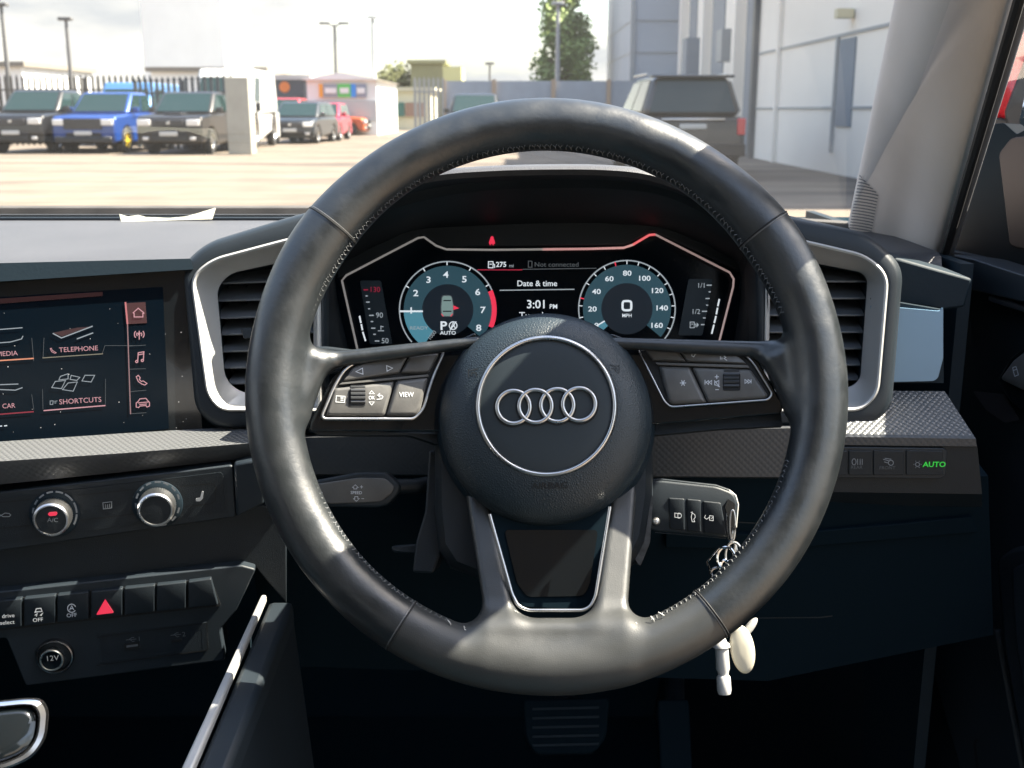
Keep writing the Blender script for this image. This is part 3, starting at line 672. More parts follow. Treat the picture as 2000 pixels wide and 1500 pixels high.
vl = vent(PVL, 'left air vent beside the touchscreen', [(640, 404), (565, 424), (402, 474), (352, 522), (379, 800), (420, 838), (640, 838)],
     [(626, 450), (562, 464), (412, 504), (370, 540), (402, 772), (430, 804), (630, 806)],
     [(618, 480), (560, 492), (424, 522), (398, 556), (424, 762), (446, 792), (622, 794)],
     [(612, 500), (562, 510), (450, 534), (424, 562), (440, 742), (474, 768), (612, 770)], [30, 30, 34, 26, 34, 30, 12],
     [(426, 552, 610, 545), (427, 586, 608, 580), (430, 620, 608, 613), (434, 652, 608, 647), (437, 685, 608, 680), (441, 717, 608, 713), (452, 748, 608, 744)])
slab('vent_tab', PVL, [(470, 642), (492, 640), (492, 660), (476, 662)], -.018, -.034, plast2, vl, r=3, bev=.0006)
vr = vent(PVR, 'right air vent beside the door', [(1470, 404), (1545, 422), (1700, 456), (1764, 522), (1742, 792), (1708, 836), (1480, 834)],
     [(1496, 450), (1566, 466), (1694, 496), (1738, 536), (1718, 770), (1686, 804), (1490, 806)],
     [(1498, 484), (1566, 496), (1686, 524), (1712, 548), (1696, 758), (1676, 782), (1490, 790)],
     [(1500, 502), (1560, 508), (1682, 532), (1694, 546), (1680, 740), (1662, 756), (1496, 760)], [12, 30, 46, 30, 40, 30, 12],
     [(1504, 548, 1690, 548), (1504, 581, 1688, 581), (1504, 614, 1686, 614), (1504, 647, 1684, 647), (1504, 679, 1681, 679), (1504, 711, 1680, 711), (1504, 740, 1672, 740)])

# ---- touchscreen
ts = slab('touchscreen', PS, [(-260, 570), (376, 523), (396, 842), (-260, 895)], 0, -.02, gloss, dash, r=4, bev=.0006)
slab('screen_glass', PS, [(-250, 596), (318, 560), (330, 838), (-250, 886)], .0006, -.001, screenm, ts, r=3)
slab('screen_head', PS, [(-260, 520), (372, 505), (378, 526), (-260, 566)], .006, -.02, dark, dash, r=3)
S = .0010
slab('screen_status_bar', PS, [(-250, 600), (200, 570), (200, 578), (-250, 612)], S, .0004, e_dred if False else mat('lit faint red band', (.01, .01, .01), .3, emit=(.5, .03, .06, .04)), ts)
slab('selected_tab', PS, [(247, 592), (284, 590), (287, 631), (249, 633)], S, .0004, e_pinkd, ts)
strokes('tab_line', PS, [[(245, 590), (249, 633)]], 3.4, S*1.3, emat('lit salmon line', (1, .32, .34), .6), ts)
strokes('tab_line', PS, [[(249, 633), (255, 809)]], 2.2, S*1.3, emat('lit dusty pink line', (.75, .42, .45), .4), ts)
strokes('tab_divider', PS, [[(252, 676), (285, 674)], [(253, 721), (285, 720)], [(254, 765), (286, 762)], [(254, 808), (286, 806)]], 1.0, S*1.1, e_dim, ts)
strokes('tile_outline', PS, [[(62, 660), (66, 705)], [(86, 660), (84, 700)], [(200, 690), (205, 675), (275, 675)], [(62, 770), (66, 800)], [(83, 760), (84, 800)], [(206, 740), (206, 790)]], .9, S*1.1, e_dim, ts)
h = [['c', (260, 611), (270, 602), (281, 611), (281, 612), (279, 612), (279, 619), (262, 619), (262, 612)]]
strokes('home_symbol', PS, h, 1.9, S*1.5, e_pink, ts)
strokes('radio_symbol', PS, [[(272, 646), (272, 663)]] + [circ(272, 653, r_, 8, a-42, a+42) for r_ in (5, 9.5) for a in (0, 180)] + [circ(272, 652, 2, 8)], 1.9, S*1.5, e_pink, ts)
strokes('music_symbol', PS, [[(269, 706), (270, 689), (281, 687), (280, 703)], [(270, 693), (281, 691)], ['c']+circ(267, 706, 2.2, 8), ['c']+circ(278, 704, 2.2, 8)], 1.9, S*1.5, e_pink, ts)
strokes('handset_symbol', PS, [['c', (266, 736), (270, 733), (274, 738), (272, 741), (276, 745), (280, 744), (287, 749), (283, 752), (277, 750), (270, 745)]], 1.7, S*1.5, e_pink, ts)
strokes('car_symbol', PS, [['c', (266, 795), (266, 787), (270, 784), (273, 779), (285, 778), (289, 783), (292, 786), (292, 793), (287, 795), (285, 792), (273, 793), (271, 796)], [(269, 787), (290, 785)], [(272, 790), (287, 789)]], 1.7, S*1.5, e_pink, ts)
text('TELEPHONE', PS, 153.5, 682, 10.2, S*1.5, e_pink, ts, ang=3, xs=1.0)
text('MEDIA', PS, 14, 691, 10.2, S*1.5, e_pink, ts, ang=3, xs=1.0)
text('SHORTCUTS', PS, 157, 783, 10.8, S*1.5, e_pink, ts, ang=3.5, xs=.98)
text('CAR', PS, 17, 793, 10.2, S*1.5, e_pink, ts, ang=3.5, xs=.92)
strokes('tile_underline', PS, [[(83, 699), (201, 691)]], 1.8, S*1.4, emat('lit olive line', (.55, .50, .36), .4), ts)
strokes('tile_underline', PS, [[(-90, 710), (66, 700)]], 2.4, S*1.4, emat('lit orange line', (1, .38, .22), .8), ts)
strokes('tile_underline', PS, [[(85, 802), (206, 792)]], 2.2, S*1.4, e_pink, ts)
strokes('tile_underline', PS, [[(-90, 816), (66, 804)]], 2.4, S*1.4, e_dred, ts)
strokes('page_mark', PS, [[(-10, 833), (4, 832)], [(8, 832), (14, 831)]], 2.0, S*1.4, e_white, ts)
strokes('handset_symbol', PS, [['c', (98, 681), (100, 680), (102, 684), (108, 688), (110, 689), (107, 690), (101, 687)]], 1.2, S*1.5, e_pink, ts)
strokes('tile_picture', PS, [[(103, 651), (120, 660), (181, 637)], [(150, 662), (182, 650)]], 2.2, S*1.4, e_soft, ts)
slab('tile_picture', PS, [(104, 650), (150, 640), (176, 638), (121, 657)], S, .0004, e_pinkd if False else mat('lit faint plum patch', (.01, .01, .01), .3, emit=(.30, .08, .11, .16)), ts)
strokes('tile_picture', PS, [['c', (108, 745), (128, 743), (120, 759), (101, 757)], ['c', (133, 748), (151, 746), (143, 764), (122, 761)], ['c', (166, 733), (185, 733), (178, 746), (160, 744)], ['c', (139, 733), (156, 737), (150, 743), (137, 741)], ['c', (118, 735), (133, 730), (133, 740), (115, 742)]], 1.5, S*1.4, e_soft, ts)
strokes('tile_picture', PS, [[(-20, 671), (20, 668), (42, 662), (45, 656)], [(-20, 645), (44, 640)], [(-20, 752), (36, 750)], [(-20, 760), (30, 762), (44, 757)]], 1.8, S*1.4, e_soft, ts)
strokes('list_symbol', PS, [['c', (98, 783), (104, 783), (103, 790), (98, 790)], [(106, 784), (112, 783)], [(106, 787), (110, 787)]], 1.2, S*1.4, e_soft, ts)

rd_ = random.Random(5); bd_ = MB()
for _ in range(26):
    x_, y_ = rd_.uniform(5, 370), rd_.uniform(600, 850); q_ = rd_.uniform(.5, 1.1); bd_.add([PS.hit(x_+dx*q_, y_+dy*q_, S*2) for dx, dy in ((-1, -.6), (.8, -1), (1, .7), (-.6, 1))], [(0, 1, 2, 3)])
dst = bd_.obj('dust_specks', mat('pale dust', (.35, .35, .36), .9), ts, smooth=0, recalc=False); dst['kind'] = 'stuff'
# ---- weave trim ledge under the screen, behind the wheel and to the door
PL = plane(300, 850, .775, 15, 0)
tb = [PL.hit(x, y, -.012) for x, y in ((-200, 880), (0, 862), (240, 846), (420, 836), (560, 824))]
tf = [PL.hit(x, y, .020) for x, y in ((-200, 921), (0, 901), (240, 885), (420, 871), (560, 860))]
tf2 = [p+Vector((0, 0, -.003))-PL.n*.0005 for p in tf]; tu = [PL.hit(x, y, .012) for x, y in ((-200, 972), (0, 946), (240, 922), (420, 902), (560, 890))]
tu2 = [p-PL.n*.02 for p in tu]
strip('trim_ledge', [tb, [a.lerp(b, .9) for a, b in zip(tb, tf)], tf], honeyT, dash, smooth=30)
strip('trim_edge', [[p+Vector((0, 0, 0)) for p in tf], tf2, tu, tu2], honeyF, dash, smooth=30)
# middle stretch
PM = plane(1068, 880, .80, 0, 6)
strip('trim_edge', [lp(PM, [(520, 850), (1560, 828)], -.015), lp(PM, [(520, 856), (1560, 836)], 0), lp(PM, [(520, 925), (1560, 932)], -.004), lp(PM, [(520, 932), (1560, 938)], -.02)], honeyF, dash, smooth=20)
# right stretch: ledge + front
PR = plane(1780, 850, .79, -3, 0)
tb = lp(PR, [(1560, 762), (1845, 764)], -.045); tf = lp(PR, [(1560, 846), (1902, 851)], 0.0)
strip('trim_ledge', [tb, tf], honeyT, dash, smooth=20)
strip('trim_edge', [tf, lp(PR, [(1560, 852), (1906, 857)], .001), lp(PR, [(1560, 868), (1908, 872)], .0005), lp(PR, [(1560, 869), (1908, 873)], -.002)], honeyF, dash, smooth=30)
strip('lower_fascia', [lp(PR, [(1560, 869), (1909, 873)], -.0018), lp(PR, [(1560, 960), (1918, 965)], -.004), lp(PR, [(1560, 985), (1918, 990)], -.02)], plastic, dash, smooth=30)
# ledge end and side reveal
sidep = mat('sky tinted side panel', (.20, .34, .48), .35, .2, spec=.6, var=(6, .05))  # blue of the reflected sky is put into the base colour
slab('end_panel', PR, [(1700, 582), (1843, 606), (1843, 748), (1700, 748)], -.048, -.055, dark, dash)
slab('end_panel', PR, [(1700, 596), (1836, 608), (1842, 600), (1842, 700), (1832, 738), (1824, 744), (1700, 747)], -.046, -.048, sidep, dash, r=4, label='smooth panel right of the vent, sky reflection put into its pale blue colour')
slab('dash_corner', PR, [(1735, 500), (1765, 507), (1900, 545), (1885, 600), (1843, 606), (1735, 590)], -.062, -.12, dark, dash, bev=.002)

# ---- light switch bank
lsb = slab('light_switch_bank', PR, [(1560, 872), (1845, 876), (1850, 882), (1848, 926), (1838, 935), (1560, 932)], .0012, -.004, plast2, dash, r=5, bev=.0005)
for (x0, x1) in ((1602, 1655-0), (1658, 1702), (1706, 1766), (1770, 1842)):
    slab('switch', PR, [(x0, 880), (x1, 881), (x1, 928), (x0, 928)], .0022, 0, plastic, lsb, r=3, bev=.0004)
strokes('fog_lamp_symbol', PR, [['c']+circ(1668, 902, 4, 12, ry=6), [(1680, 896), (1680, 908)], [(1684, 896), (1684, 908)], [(1675, 896), (1675, 908)]], 1.3, .0028, grey_pr, lsb)
text('REAR', PR, 1673, 913, 7, .0028, faint_pr, lsb)
strokes('headlamp_symbol', PR, [['c']+circ(1740, 904, 5, 12), [(1725, 897), (1736, 900)], [(1727, 902), (1734, 904)], [(1728, 895), (1741, 897)]], 1.4, .0028, grey_pr, lsb)
text('FRONT', PR, 1733, 914, 7, .0028, faint_pr, lsb)
strokes('lamp_symbol', PR, [['c']+circ(1792, 907, 4, 12)]+[[(1792+6*math.cos(R(a)), 907-6*math.sin(R(a))), (1792+8*math.cos(R(a)), 907-8*math.sin(R(a)))] for a in range(0, 360, 60)], 1.3, .0028, grey_pr, lsb)
text('AUTO', PR, 1825, 907.5, 11, .0028, e_green, lsb, xs=1.05, bold=.02)

# ---- climate panel
PK = plane(240, 990, .765, 11, 0)
cp_ = slab('climate_panel', PK, [(-260, 985), (-40, 966), (455, 908), (462, 1010), (-40, 1082), (-260, 1110)], 0, -.02, plast2, dash, r=8, bev=.001)
slab('panel_seam', PK, [(-230, 1000), (-40, 978), (435, 922), (442, 1000), (-40, 1066), (-230, 1092)], .0006, -.001, plastic, cp_, r=8)
# bevelled cheek on the right of the panel
P3 = [PK.hit(456, 906, .003), PK.hit(520, 893, .006), PK.hit(516, 985, .006), PK.hit(462, 1012, .003)]
mesh_obj('panel_cheek', P3+[p-PK.n*.03 for p in P3], [(0, 1, 2, 3), (7, 6, 5, 4), (0, 4, 5, 1), (1, 5, 6, 2), (2, 6, 7, 3), (3, 7, 4, 0)], plast2, dash, bevel=.002)
for g_ in [[(-100, 990), (60, 976)], [(-100, 1042), (60, 1026)], [(150, 968), (262, 956)], [(158, 1016), (262, 1004)], [(352, 950), (415, 945), (422, 952), (420, 978), (412, 984), (362, 990)]]: strokes('button_gap', PK, [g_], 2.0, .0010, groove, cp_)
strokes('air_symbol', PK, [[(-14, 1003), (-4, 1003), (6, 1009), (18, 1009), (21, 1006), (18, 1003), (10, 1002), (-4, 1010), (-14, 1010)]], 1.6, .0012, grey_pr, cp_)
strokes('rear_demist_symbol', PK, [['c', (201, 982), (218, 980), (218, 992), (202, 994)], [(206, 985), (206, 992)], [(210, 985), (210, 992)], [(214, 984), (214, 991)]], 1.5, .0012, grey_pr, cp_)
slab('seat_heater_symbol', PK, [(394, 960), (398, 960), (396, 974), (391, 979), (383, 979), (382, 974), (391, 972)], .0013, .0009, mat('pale grey print', (.42, .44, .46), .6), cp_, r=2)
def knob(cx, cy, ro, dx, dy, ri, hgt, labelk, ticks, ac=False):
    O, u, v, k = PK.axes(cx, cy, 0, 0)
    base = MB().lathe(O, u, v, PK.n, [(ro*k, 0), (ro*k, .0010), ((ro-2)*k, .0016), ((ro-16)*k, .0018), ((ro-17)*k, .0006)], 64, False).obj('knob', dark, cp_, label=labelk)
    b = MB()
    for (a0, a1) in ticks: arcband(b, PK, cx, cy, ro-9, ro-5.5, a0, a1, .0021, 10)
    b.obj('knob_scale', grey_pr, base, smooth=0, recalc=False)
    # barrel that leans toward the viewer's side (true axis = panel normal)
    seg = 96; rows = []
    for r_, h_ in ((ri+3, .0005), (ri+3, .010*hgt), (ri+1.5, .0125*hgt), (ri-1.5, .0135*hgt), (ri-4, .0135*hgt), (ri-5, .0125*hgt)):
        rows.append([O+(u*math.cos(2*math.pi*q/seg)+v*math.sin(2*math.pi*q/seg))*(r_*k*(1-.02*(q % 2)*(r_ > ri+2)))+PK.n*h_ for q in range(seg)])
    MB().loft(rows, False, False).obj('knob_collar', silver, base, smooth=30)
    MB().lathe(O, u, v, PK.n, [((ri-4.5)*k, .0110*hgt), ((ri-5)*k, .0130*hgt), (.1*k, .0134*hgt)], 48, True).obj('knob_cap', plastic, base)
    return base, .0134*hgt
kb, kt = knob(107, 1003, 50, 0, 0, 34, 1.0, 'left climate knob with a red lamp over A/C', [(-30, -2), (2, 30), (36, 62), (68, 88), (95, 112), (120, 135), (142, 156), (165, 180), (190, 203)], True)
text('A/C', PK, 103, 1016, 9.5, kt+.0003, grey_pr, kb)
slab('cooling_lamp', PK, [(93, 1004), (96, 1001), (110, 1000), (112, 1003), (110, 1007), (96, 1008)], kt+.0006, kt-.001, e_red, kb, r=3)
knob(308, 984, 50, 0, 0, 34, 1.0, 'right climate knob with a blank black cap', [(-25, -10), (-50, -35), (12, 26), (36, 50), (60, 75), (82, 98), (108, 122), (130, 144), (152, 166), (178, 192), (204, 216), (228, 242), (252, 268), (280, 294)])

# ---- centre stack below
PB = plane(240, 1180, .772, 11, 2)
slab('centre_stack', PK, [(-300, 1095), (-40, 1076), (455, 1004), (505, 985), (560, 1000), (560, 1180), (500, 1110), (470, 1104), (-40, 1160), (-300, 1190)], -.006, -.04, plastic, dash, bev=.001)
sw = slab('switch_bank', PB, [(-300, 1192), (-40, 1160), (470, 1104), (500, 1112), (462, 1192), (430, 1230), (440, 1290), (50, 1340), (12, 1246), (-300, 1290)], -.004, -.05, plast2, dash, r=6, bev=.001)
slab('switch_recess', PB, [(-300, 1198), (-40, 1176), (412, 1130), (432, 1184), (-40, 1236), (-300, 1262)], -.0032, -.006, groove, sw, r=4)
bx = [(-95, -26), (-23, 42), (47, 108), (112, 173), (178, 239), (243, 302), (306, 363), (368, 426)]
def yT(x): return 1176-(x+40)*.1018+2
def yB(x): return 1236-(x+40)*.1102-3
bt = []
for i, (x0, x1) in enumerate(bx):
    p = [(x0, yT(x0)), (x1 if i < 7 else x1-14, yT(x1)), (x1, yB(x1)), (x0, yB(x0))]
    bt.append(pillow('switch', PB, p, .0008, -.004, plastic, sw, r=2, e=2, label=['blank switch at the frame edge', 'switch lettered drive select', 'switch with a skidding car over OFF', 'switch with a circled A over OFF', 'switch with a red triangle', None, None, None][i]))
text('drive', PB, 16, 1203, 9, .0013, white_pr, bt[1], ang=5); text('select', PB, 14, 1216, 9, .0013, white_pr, bt[1], ang=5)
text('OFF', PB, 74, 1211, 8.5, .0013, white_pr, bt[2], ang=5); text('OFF', PB, 140, 1202, 8.5, .0013, white_pr, bt[3], ang=5)
strokes('skid_symbol', PB, [['c', (69, 1195), (71, 1189), (80, 1188), (82, 1194)], [(67, 1196), (83, 1194)], [(68, 1202), (73, 1198), (71, 1204)], [(78, 1202), (84, 1197), (80, 1203)]], 1.6, .0013, white_pr, bt[2])
strokes('start_stop_symbol', PB, [circ(140, 1188, 8, 20, 20, 330), [(136, 1192), (140, 1183), (144, 1191)], [(138, 1189), (143, 1188)]], 1.6, .0013, white_pr, bt[3])
slab('hazard_triangle', PB, [(205, 1171), (222, 1197), (188, 1201)], .0018, .0005, e_red, bt[4], r=2)
slab('socket_panel', PB, [(195, 1240), (404, 1216), (408, 1268), (200, 1296)], -.0034, -.006, plastic, sw, r=3)
strokes('panel_groove', PB, [[(190, 1245), (404, 1217), (406, 1268)], [(188, 1300), (300, 1284), (404, 1270)]], 1.8, -.0030, groove, sw)
O, u, v, k = PB.axes(108, 1280, 0, -.004)
soc = MB().lathe(O, u, v, PB.n, [(38*k, 0), (38*k, .002), (36*k, .0032), (33.5*k, .0034), (31.5*k, .002), (31*k, -.004)], 48, True).obj('power_socket', darkchr, sw)
MB().lathe(O+u*(-5*k)+v*(-5*k), u, v, PB.n, [(24*k, -.003), (24*k, .004), (22.5*k, .0052), (20.5*k, .0052), (20*k, .0044), (.1, .0044)][:5], 40, True).obj('socket_cap_rim', silver, soc)
MB().lathe(O+u*(-5*k)+v*(-5*k), u, v, PB.n, [(20*k, .0040), (19.5*k, .0046), (.05*k, .0047)], 40, True).obj('socket_cap', gloss, soc)
text('12V', PB, 102, 1286, 12, .0012, grey_pr, soc, ang=5)
for (x, y, n_) in ((258, 1263, '1'), (345, 1252, '2')):
    if n_ == '1': slab('port', PB, [(x-16, y-5), (x+15, y-9), (x+15, y+4), (x-16, y+8)], -.0026, -.006, groove, sw, r=2)
    else: slab('port', PB, [(x-10, y-2), (x+10, y-4), (x+10, y+1), (x-10, y+3)], -.0026, -.006, groove, sw, r=2)
    yy = y-14 if n_ == '1' else y-12
    strokes('usb_symbol', PB, [[(x-12, yy+1), (x+8, yy-1)], [(x-6, yy), (x, yy-4), (x+4, yy-4)], [(x-4, yy), (x+1, yy+4), (x+5, yy+3)]], 1.3, -.0028, faint_pr, sw)
    text(n_, PB, x+14, yy-1, 10, -.0028, faint_pr, sw, ang=5)
slab('port_tongue', PB, [(x_-10 if False else 247, 1261), (269, 1258), (269, 1262), (247, 1265)], -.0024, -.0028, faint_pr, sw)

v = [(-.52, .755, 1.045), (-1.12, .655, 1.045), (-1.12, .64, .96), (-.52, .735, .96), (-.52, .80, .60), (-1.12, .72, .60)]
mesh_obj('passenger_panel', v+[(x, y+.03, z) for x, y, z in v], [(0, 1, 2, 3), (3, 2, 5, 4), (6, 9, 8, 7), (9, 10, 11, 8), (0, 6, 7, 1), (4, 5, 11, 10), (0, 3, 9, 6), (3, 4, 10, 9), (1, 7, 8, 2), (2, 8, 11, 5)], plastic, dash, bevel=.004)
# ---- knee panel and lower dash
PN = plane(1200, 1100, .84, 0, -12)
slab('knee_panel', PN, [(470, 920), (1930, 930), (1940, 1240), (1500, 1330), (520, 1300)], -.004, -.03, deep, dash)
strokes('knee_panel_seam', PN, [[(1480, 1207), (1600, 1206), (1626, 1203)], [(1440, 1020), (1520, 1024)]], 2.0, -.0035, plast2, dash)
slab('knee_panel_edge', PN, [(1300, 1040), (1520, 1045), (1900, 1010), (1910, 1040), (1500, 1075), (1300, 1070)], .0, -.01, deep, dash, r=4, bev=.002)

# ================================================================ STEERING COLUMN
colm = thing('steering_column', 'dark steering column shroud with stalks and release lever behind the wheel', 'steering column', PW.hit(1068, 900, -.08))
PO = plane(1060, 1000, .735, 0, 20)
def shroud():
    rows = []
    for (off, s_, dy) in ((.020, .93, 0), (.014, .98, 0), (0, 1, 0), (-.10, .98, -10)):
        base = [(848, 800), (848, 1000), (856, 1075), (880, 1110), (950, 1136), (1068, 1140), (1180, 1128), (1240, 1104), (1262, 1060), (1275, 980), (1276, 800)]
        rows.append(lp(PO, [(1062+(x-1062)*s_, y+dy-(1-s_)*200) for x, y in base], off))
    b = MB().loft(rows, False, False); f0 = rows[0]
    b.add(f0, [tuple(range(len(f0)))]); return b.obj('column_shroud', plast2, colm, smooth=50, bevel=.004)
shroud()
slab('shroud_cheek', PO, [(838, 880), (852, 880), (862, 1080), (846, 1120), (806, 1118), (812, 1060), (830, 1000)], .004, -.05, plastic, colm, r=6, bev=.002)
slab('release_lever', PO, [(764, 1066), (822, 1062), (842, 960), (850, 960), (846, 1075), (810, 1082), (766, 1078)], -.006, -.020, plastic, colm, r=6, bev=.002)
slab('ignition_barrel', PO, [(1240, 985), (1276, 965), (1270, 1060), (1250, 1108), (1238, 1090)], .012, -.04, mat('scuffed black plastic', (.05, .05, .05), .4, var=(200, .6)), colm, r=8, bev=.003)
# cruise stalk
PX = plane(690, 950, .745, 0, 18)
cst = pillow('cruise_stalk', PX, [(604, 940), (700, 922), (752, 922), (782, 946), (780, 962), (758, 986), (738, 992), (636, 990), (618, 978)], .010, -.012, plast2, colm, r=9, e=6)
pillow('stalk_face', PX, [(614, 946), (700, 933), (752, 934), (770, 950), (766, 962), (744, 980), (640, 984), (624, 974)], .0112, .009, button, cst, r=8, e=2)
MB().tube([PX.hit(770, 950, 0), PX.hit(810, 950, -.004), PX.hit(860, 940, -.01)], .0052, 12).obj('stalk_arm', plastic, cst)
text('SPEED', PX, 696, 962.5, 6.0, .0117, white_pr, cst, ang=-1, bold=.01)
strokes('arrow_marking', PX, [['c', (694, 947), (688, 952), (691, 952), (691, 955), (697, 955), (697, 952), (700, 952)], [(703, 951), (709, 951)], [(706, 948), (706, 954)], ['c', (696, 979), (690, 974), (693, 974), (693, 970), (699, 970), (699, 974), (702, 974)], [(706, 974), (711, 974)]], 1.0, .0117, white_pr, cst)
strokes('lamp_symbol', PX, [['c']+circ(627, 963, 2.5, 8), ['c']+circ(629, 972, 2.5, 8)], 1.4, .0117, white_pr, cst)
# indicator stalk, just above the left spoke
ist = pillow('indicator_stalk', PX, [(560, 676), (640, 676), (704, 684), (760, 690), (760, 722), (640, 726), (560, 726)], -.016, -.034, plast2, colm, r=8, e=6)
pillow('stalk_face', PX, [(575, 690), (640, 688), (690, 694), (660, 716), (575, 718)], -.0150, -.018, button, ist, r=6, e=2)
strokes('lamp_symbol', PX, [['c']+circ(615, 704, 4.5, 6), ['c']+circ(629, 705, 4.0, 3, 30, 390), [(603, 707), (608, 704)], [(621, 708), (623, 703)]], 1.5, -.0144, white_pr, ist)

# ================================================================ KEY, RINGS, TAGS
PKy = plane(1360, 1000, .742, -3, 16)
key = thing('car_key', 'black folding car key with three buttons stuck in the ignition', 'car key', PKy.hit(1290, 1000, 0))
kbody = pillow('key_body', PKy, [(1258, 940), (1290, 938), (1400, 950), (1432, 962), (1441, 980), (1436, 1030), (1424, 1050), (1278, 1038), (1262, 1030)], .004, -.010, plast2, key, r=9, e=5)
rimk = raised('key_edge', PKy, [(1262, 939), (1290, 937), (1398, 949), (1424, 958)], 6, .0015, plast2, key)
raised('key_loop', PKy, [(1424, 958), (1436, 968), (1441, 985), (1437, 1030)], 4.5, .0015, silver2, key)
raised('key_edge', PKy, [(1280, 1040), (1418, 1051)], 2.5, .002, plast2, key)
for (p) in ([(1306, 972), (1337, 974), (1338, 1036), (1308, 1032)], [(1341, 974), (1369, 977), (1370, 1040), (1342, 1037)], [(1373, 978), (1408, 982), (1420, 1046), (1375, 1041)]):
    pillow('key_button', PKy, p, .0050, .003, plastic, key, r=3, e=2)
strokes('lock_symbol', PKy, [['c', (1318, 1002), (1324, 1003), (1324, 1011), (1318, 1010)], circ(1326, 1007, 5, 10, 110, -110), [(1324, 1003), (1330, 1004)], [(1324, 1011), (1330, 1011)]], 1.1, .0054, white_pr, key)
strokes('boot_symbol', PKy, [['c', (1352, 1002), (1357, 1005), (1358, 1010), (1355, 1014), (1357, 1019), (1352, 1019), (1350, 1010)], [(1349, 1001), (1353, 1000)]], 1.1, .0054, white_pr, key)
strokes('unlock_symbol', PKy, [['c', (1386, 1007), (1393, 1008), (1393, 1017), (1386, 1016)], [(1386, 1010), (1380, 1014), (1376, 1011), (1378, 1006)], [(1393, 1010), (1389, 1013)]], 1.1, .0054, white_pr, key)
MB().lathe(PKy.hit(1281, 1018, .003), RT, PKy.n.cross(RT), PKy.n, [(.0026, 0), (.0026, .002), (.0015, .0034), (.0002, .0036)], 16).obj('key_rivet', silver, key)
slab('key_eyelet', PKy, [(1422, 974), (1436, 984), (1434, 1030), (1428, 1032), (1416, 990)], .0046, .003, groove, key, r=3)
rings = thing('key_ring', 'tangle of thin steel rings and clips hanging from the car key', 'key ring', PKy.hit(1430, 1050, 0))
def wire(name, pts, off, r, m, closed=False, par=None, zs=None):
    P_ = [PKy.hit(x, y, off+(zs[i] if zs else 0)) for i, (x, y) in enumerate(pts)]
    return MB().tube(P_, r, 8, closed).obj(name, m, par or rings)
wire('ring_link', circ(1426, 1020, 6, 24, ry=38), .004, .0006, chrome, True)
wire('ring_link', circ(1431, 1026, 5, 24, ry=30), .006, .0006, silver, True)
wire('split_ring', circ(1418, 1090, 17, 32, ry=22), .000, .0009, chrome, True)
wire('split_ring', circ(1433, 1085, 16, 32, ry=26), -.003, .0009, silver, True)
wire('wire_clip', [(1428, 1070), (1404, 1070), (1381, 1097), (1396, 1142)], .002, .0007, chrome)
wire('ring_link', circ(1404, 1118, 16, 24, ry=10), -.004, .0011, darkchr, True)
wire('ring_link', circ(1416, 1108, 9, 24, ry=14), -.002, .0011, chrome, True)
wire('chain', [(1436, 1060), (1430, 1110), (1418, 1150), (1410, 1200), (1412, 1248)], -.014, .0009, silver)
wire('chain', [(1436, 1060), (1444, 1110), (1440, 1170), (1446, 1225)], -.016, .0009, silver)
tagw = mat('white plastic', (.46, .46, .45), .45, bump=[('n', 200, .1, .001)])
tagy = mat('ivory plastic', (.50, .47, .38), .4)
def stick(cx, y0, prof, name, label, cat, m, lean=0, off=-.014):
    O = PKy.hit(cx, y0, off); k = PKy.axes(cx, y0, 0, off)[3]; dn = (PKy.hit(cx+lean, y0+100, off)-O).normalized(); x = RT; y = dn.cross(x).normalized(); x = y.cross(dn)
    b = MB(); loops = [[O+dn*(h_*k)+(x*math.cos(2*math.pi*q/24)+y*math.sin(2*math.pi*q/24))*(r_*k) for q in range(24)] for r_, h_ in prof]
    b.loft(loops, True, True); loc = O
    o = mesh_obj(name, b.v, b.f, m, None, loc=loc, smooth=45); tag(o, label, cat); return o
stick(1408, 1240, [(6, 0), (11, 14), (16, 18), (17, 24), (13, 26), (13.5, 66), (11, 72), (10, 78), (13.5, 82), (14, 108), (12, 115), (4, 117)], 'trolley_token', 'white plastic pin with grooved ring end hanging below the wheel rim', 'key fob', tagw, 6)
def oval(name, label, cx, cy, hw, hh, ang, m, off):
    O, u, v, k = PKy.axes(cx, cy, ang, off); v = v; loops = []
    for s_, h_ in ((.2, -.0030), (.8, -.0027), (.96, -.0016), (1, 0), (.96, .0016), (.8, .0027), (.2, .0030)):
        loops.append([O+(u*math.cos(2*math.pi*q/40)*hw+v*math.sin(2*math.pi*q/40)*hh)*(k*s_)+PKy.n*h_ for q in range(40)])
    b = MB().loft(loops, True, True); o = mesh_obj(name, b.v, b.f, m, None, loc=O, smooth=60); tag(o, label, 'key fob')
oval('plastic_fob', 'ivory oval plastic fob hanging behind the white pin below the rim', 1450, 1268, 24, 48, 8, tagy, -.020)
oval('plastic_fob', 'small white fob tip showing right under the wheel rim above the ivory fob', 1462, 1228, 8, 27, -38, tagw, -.026)
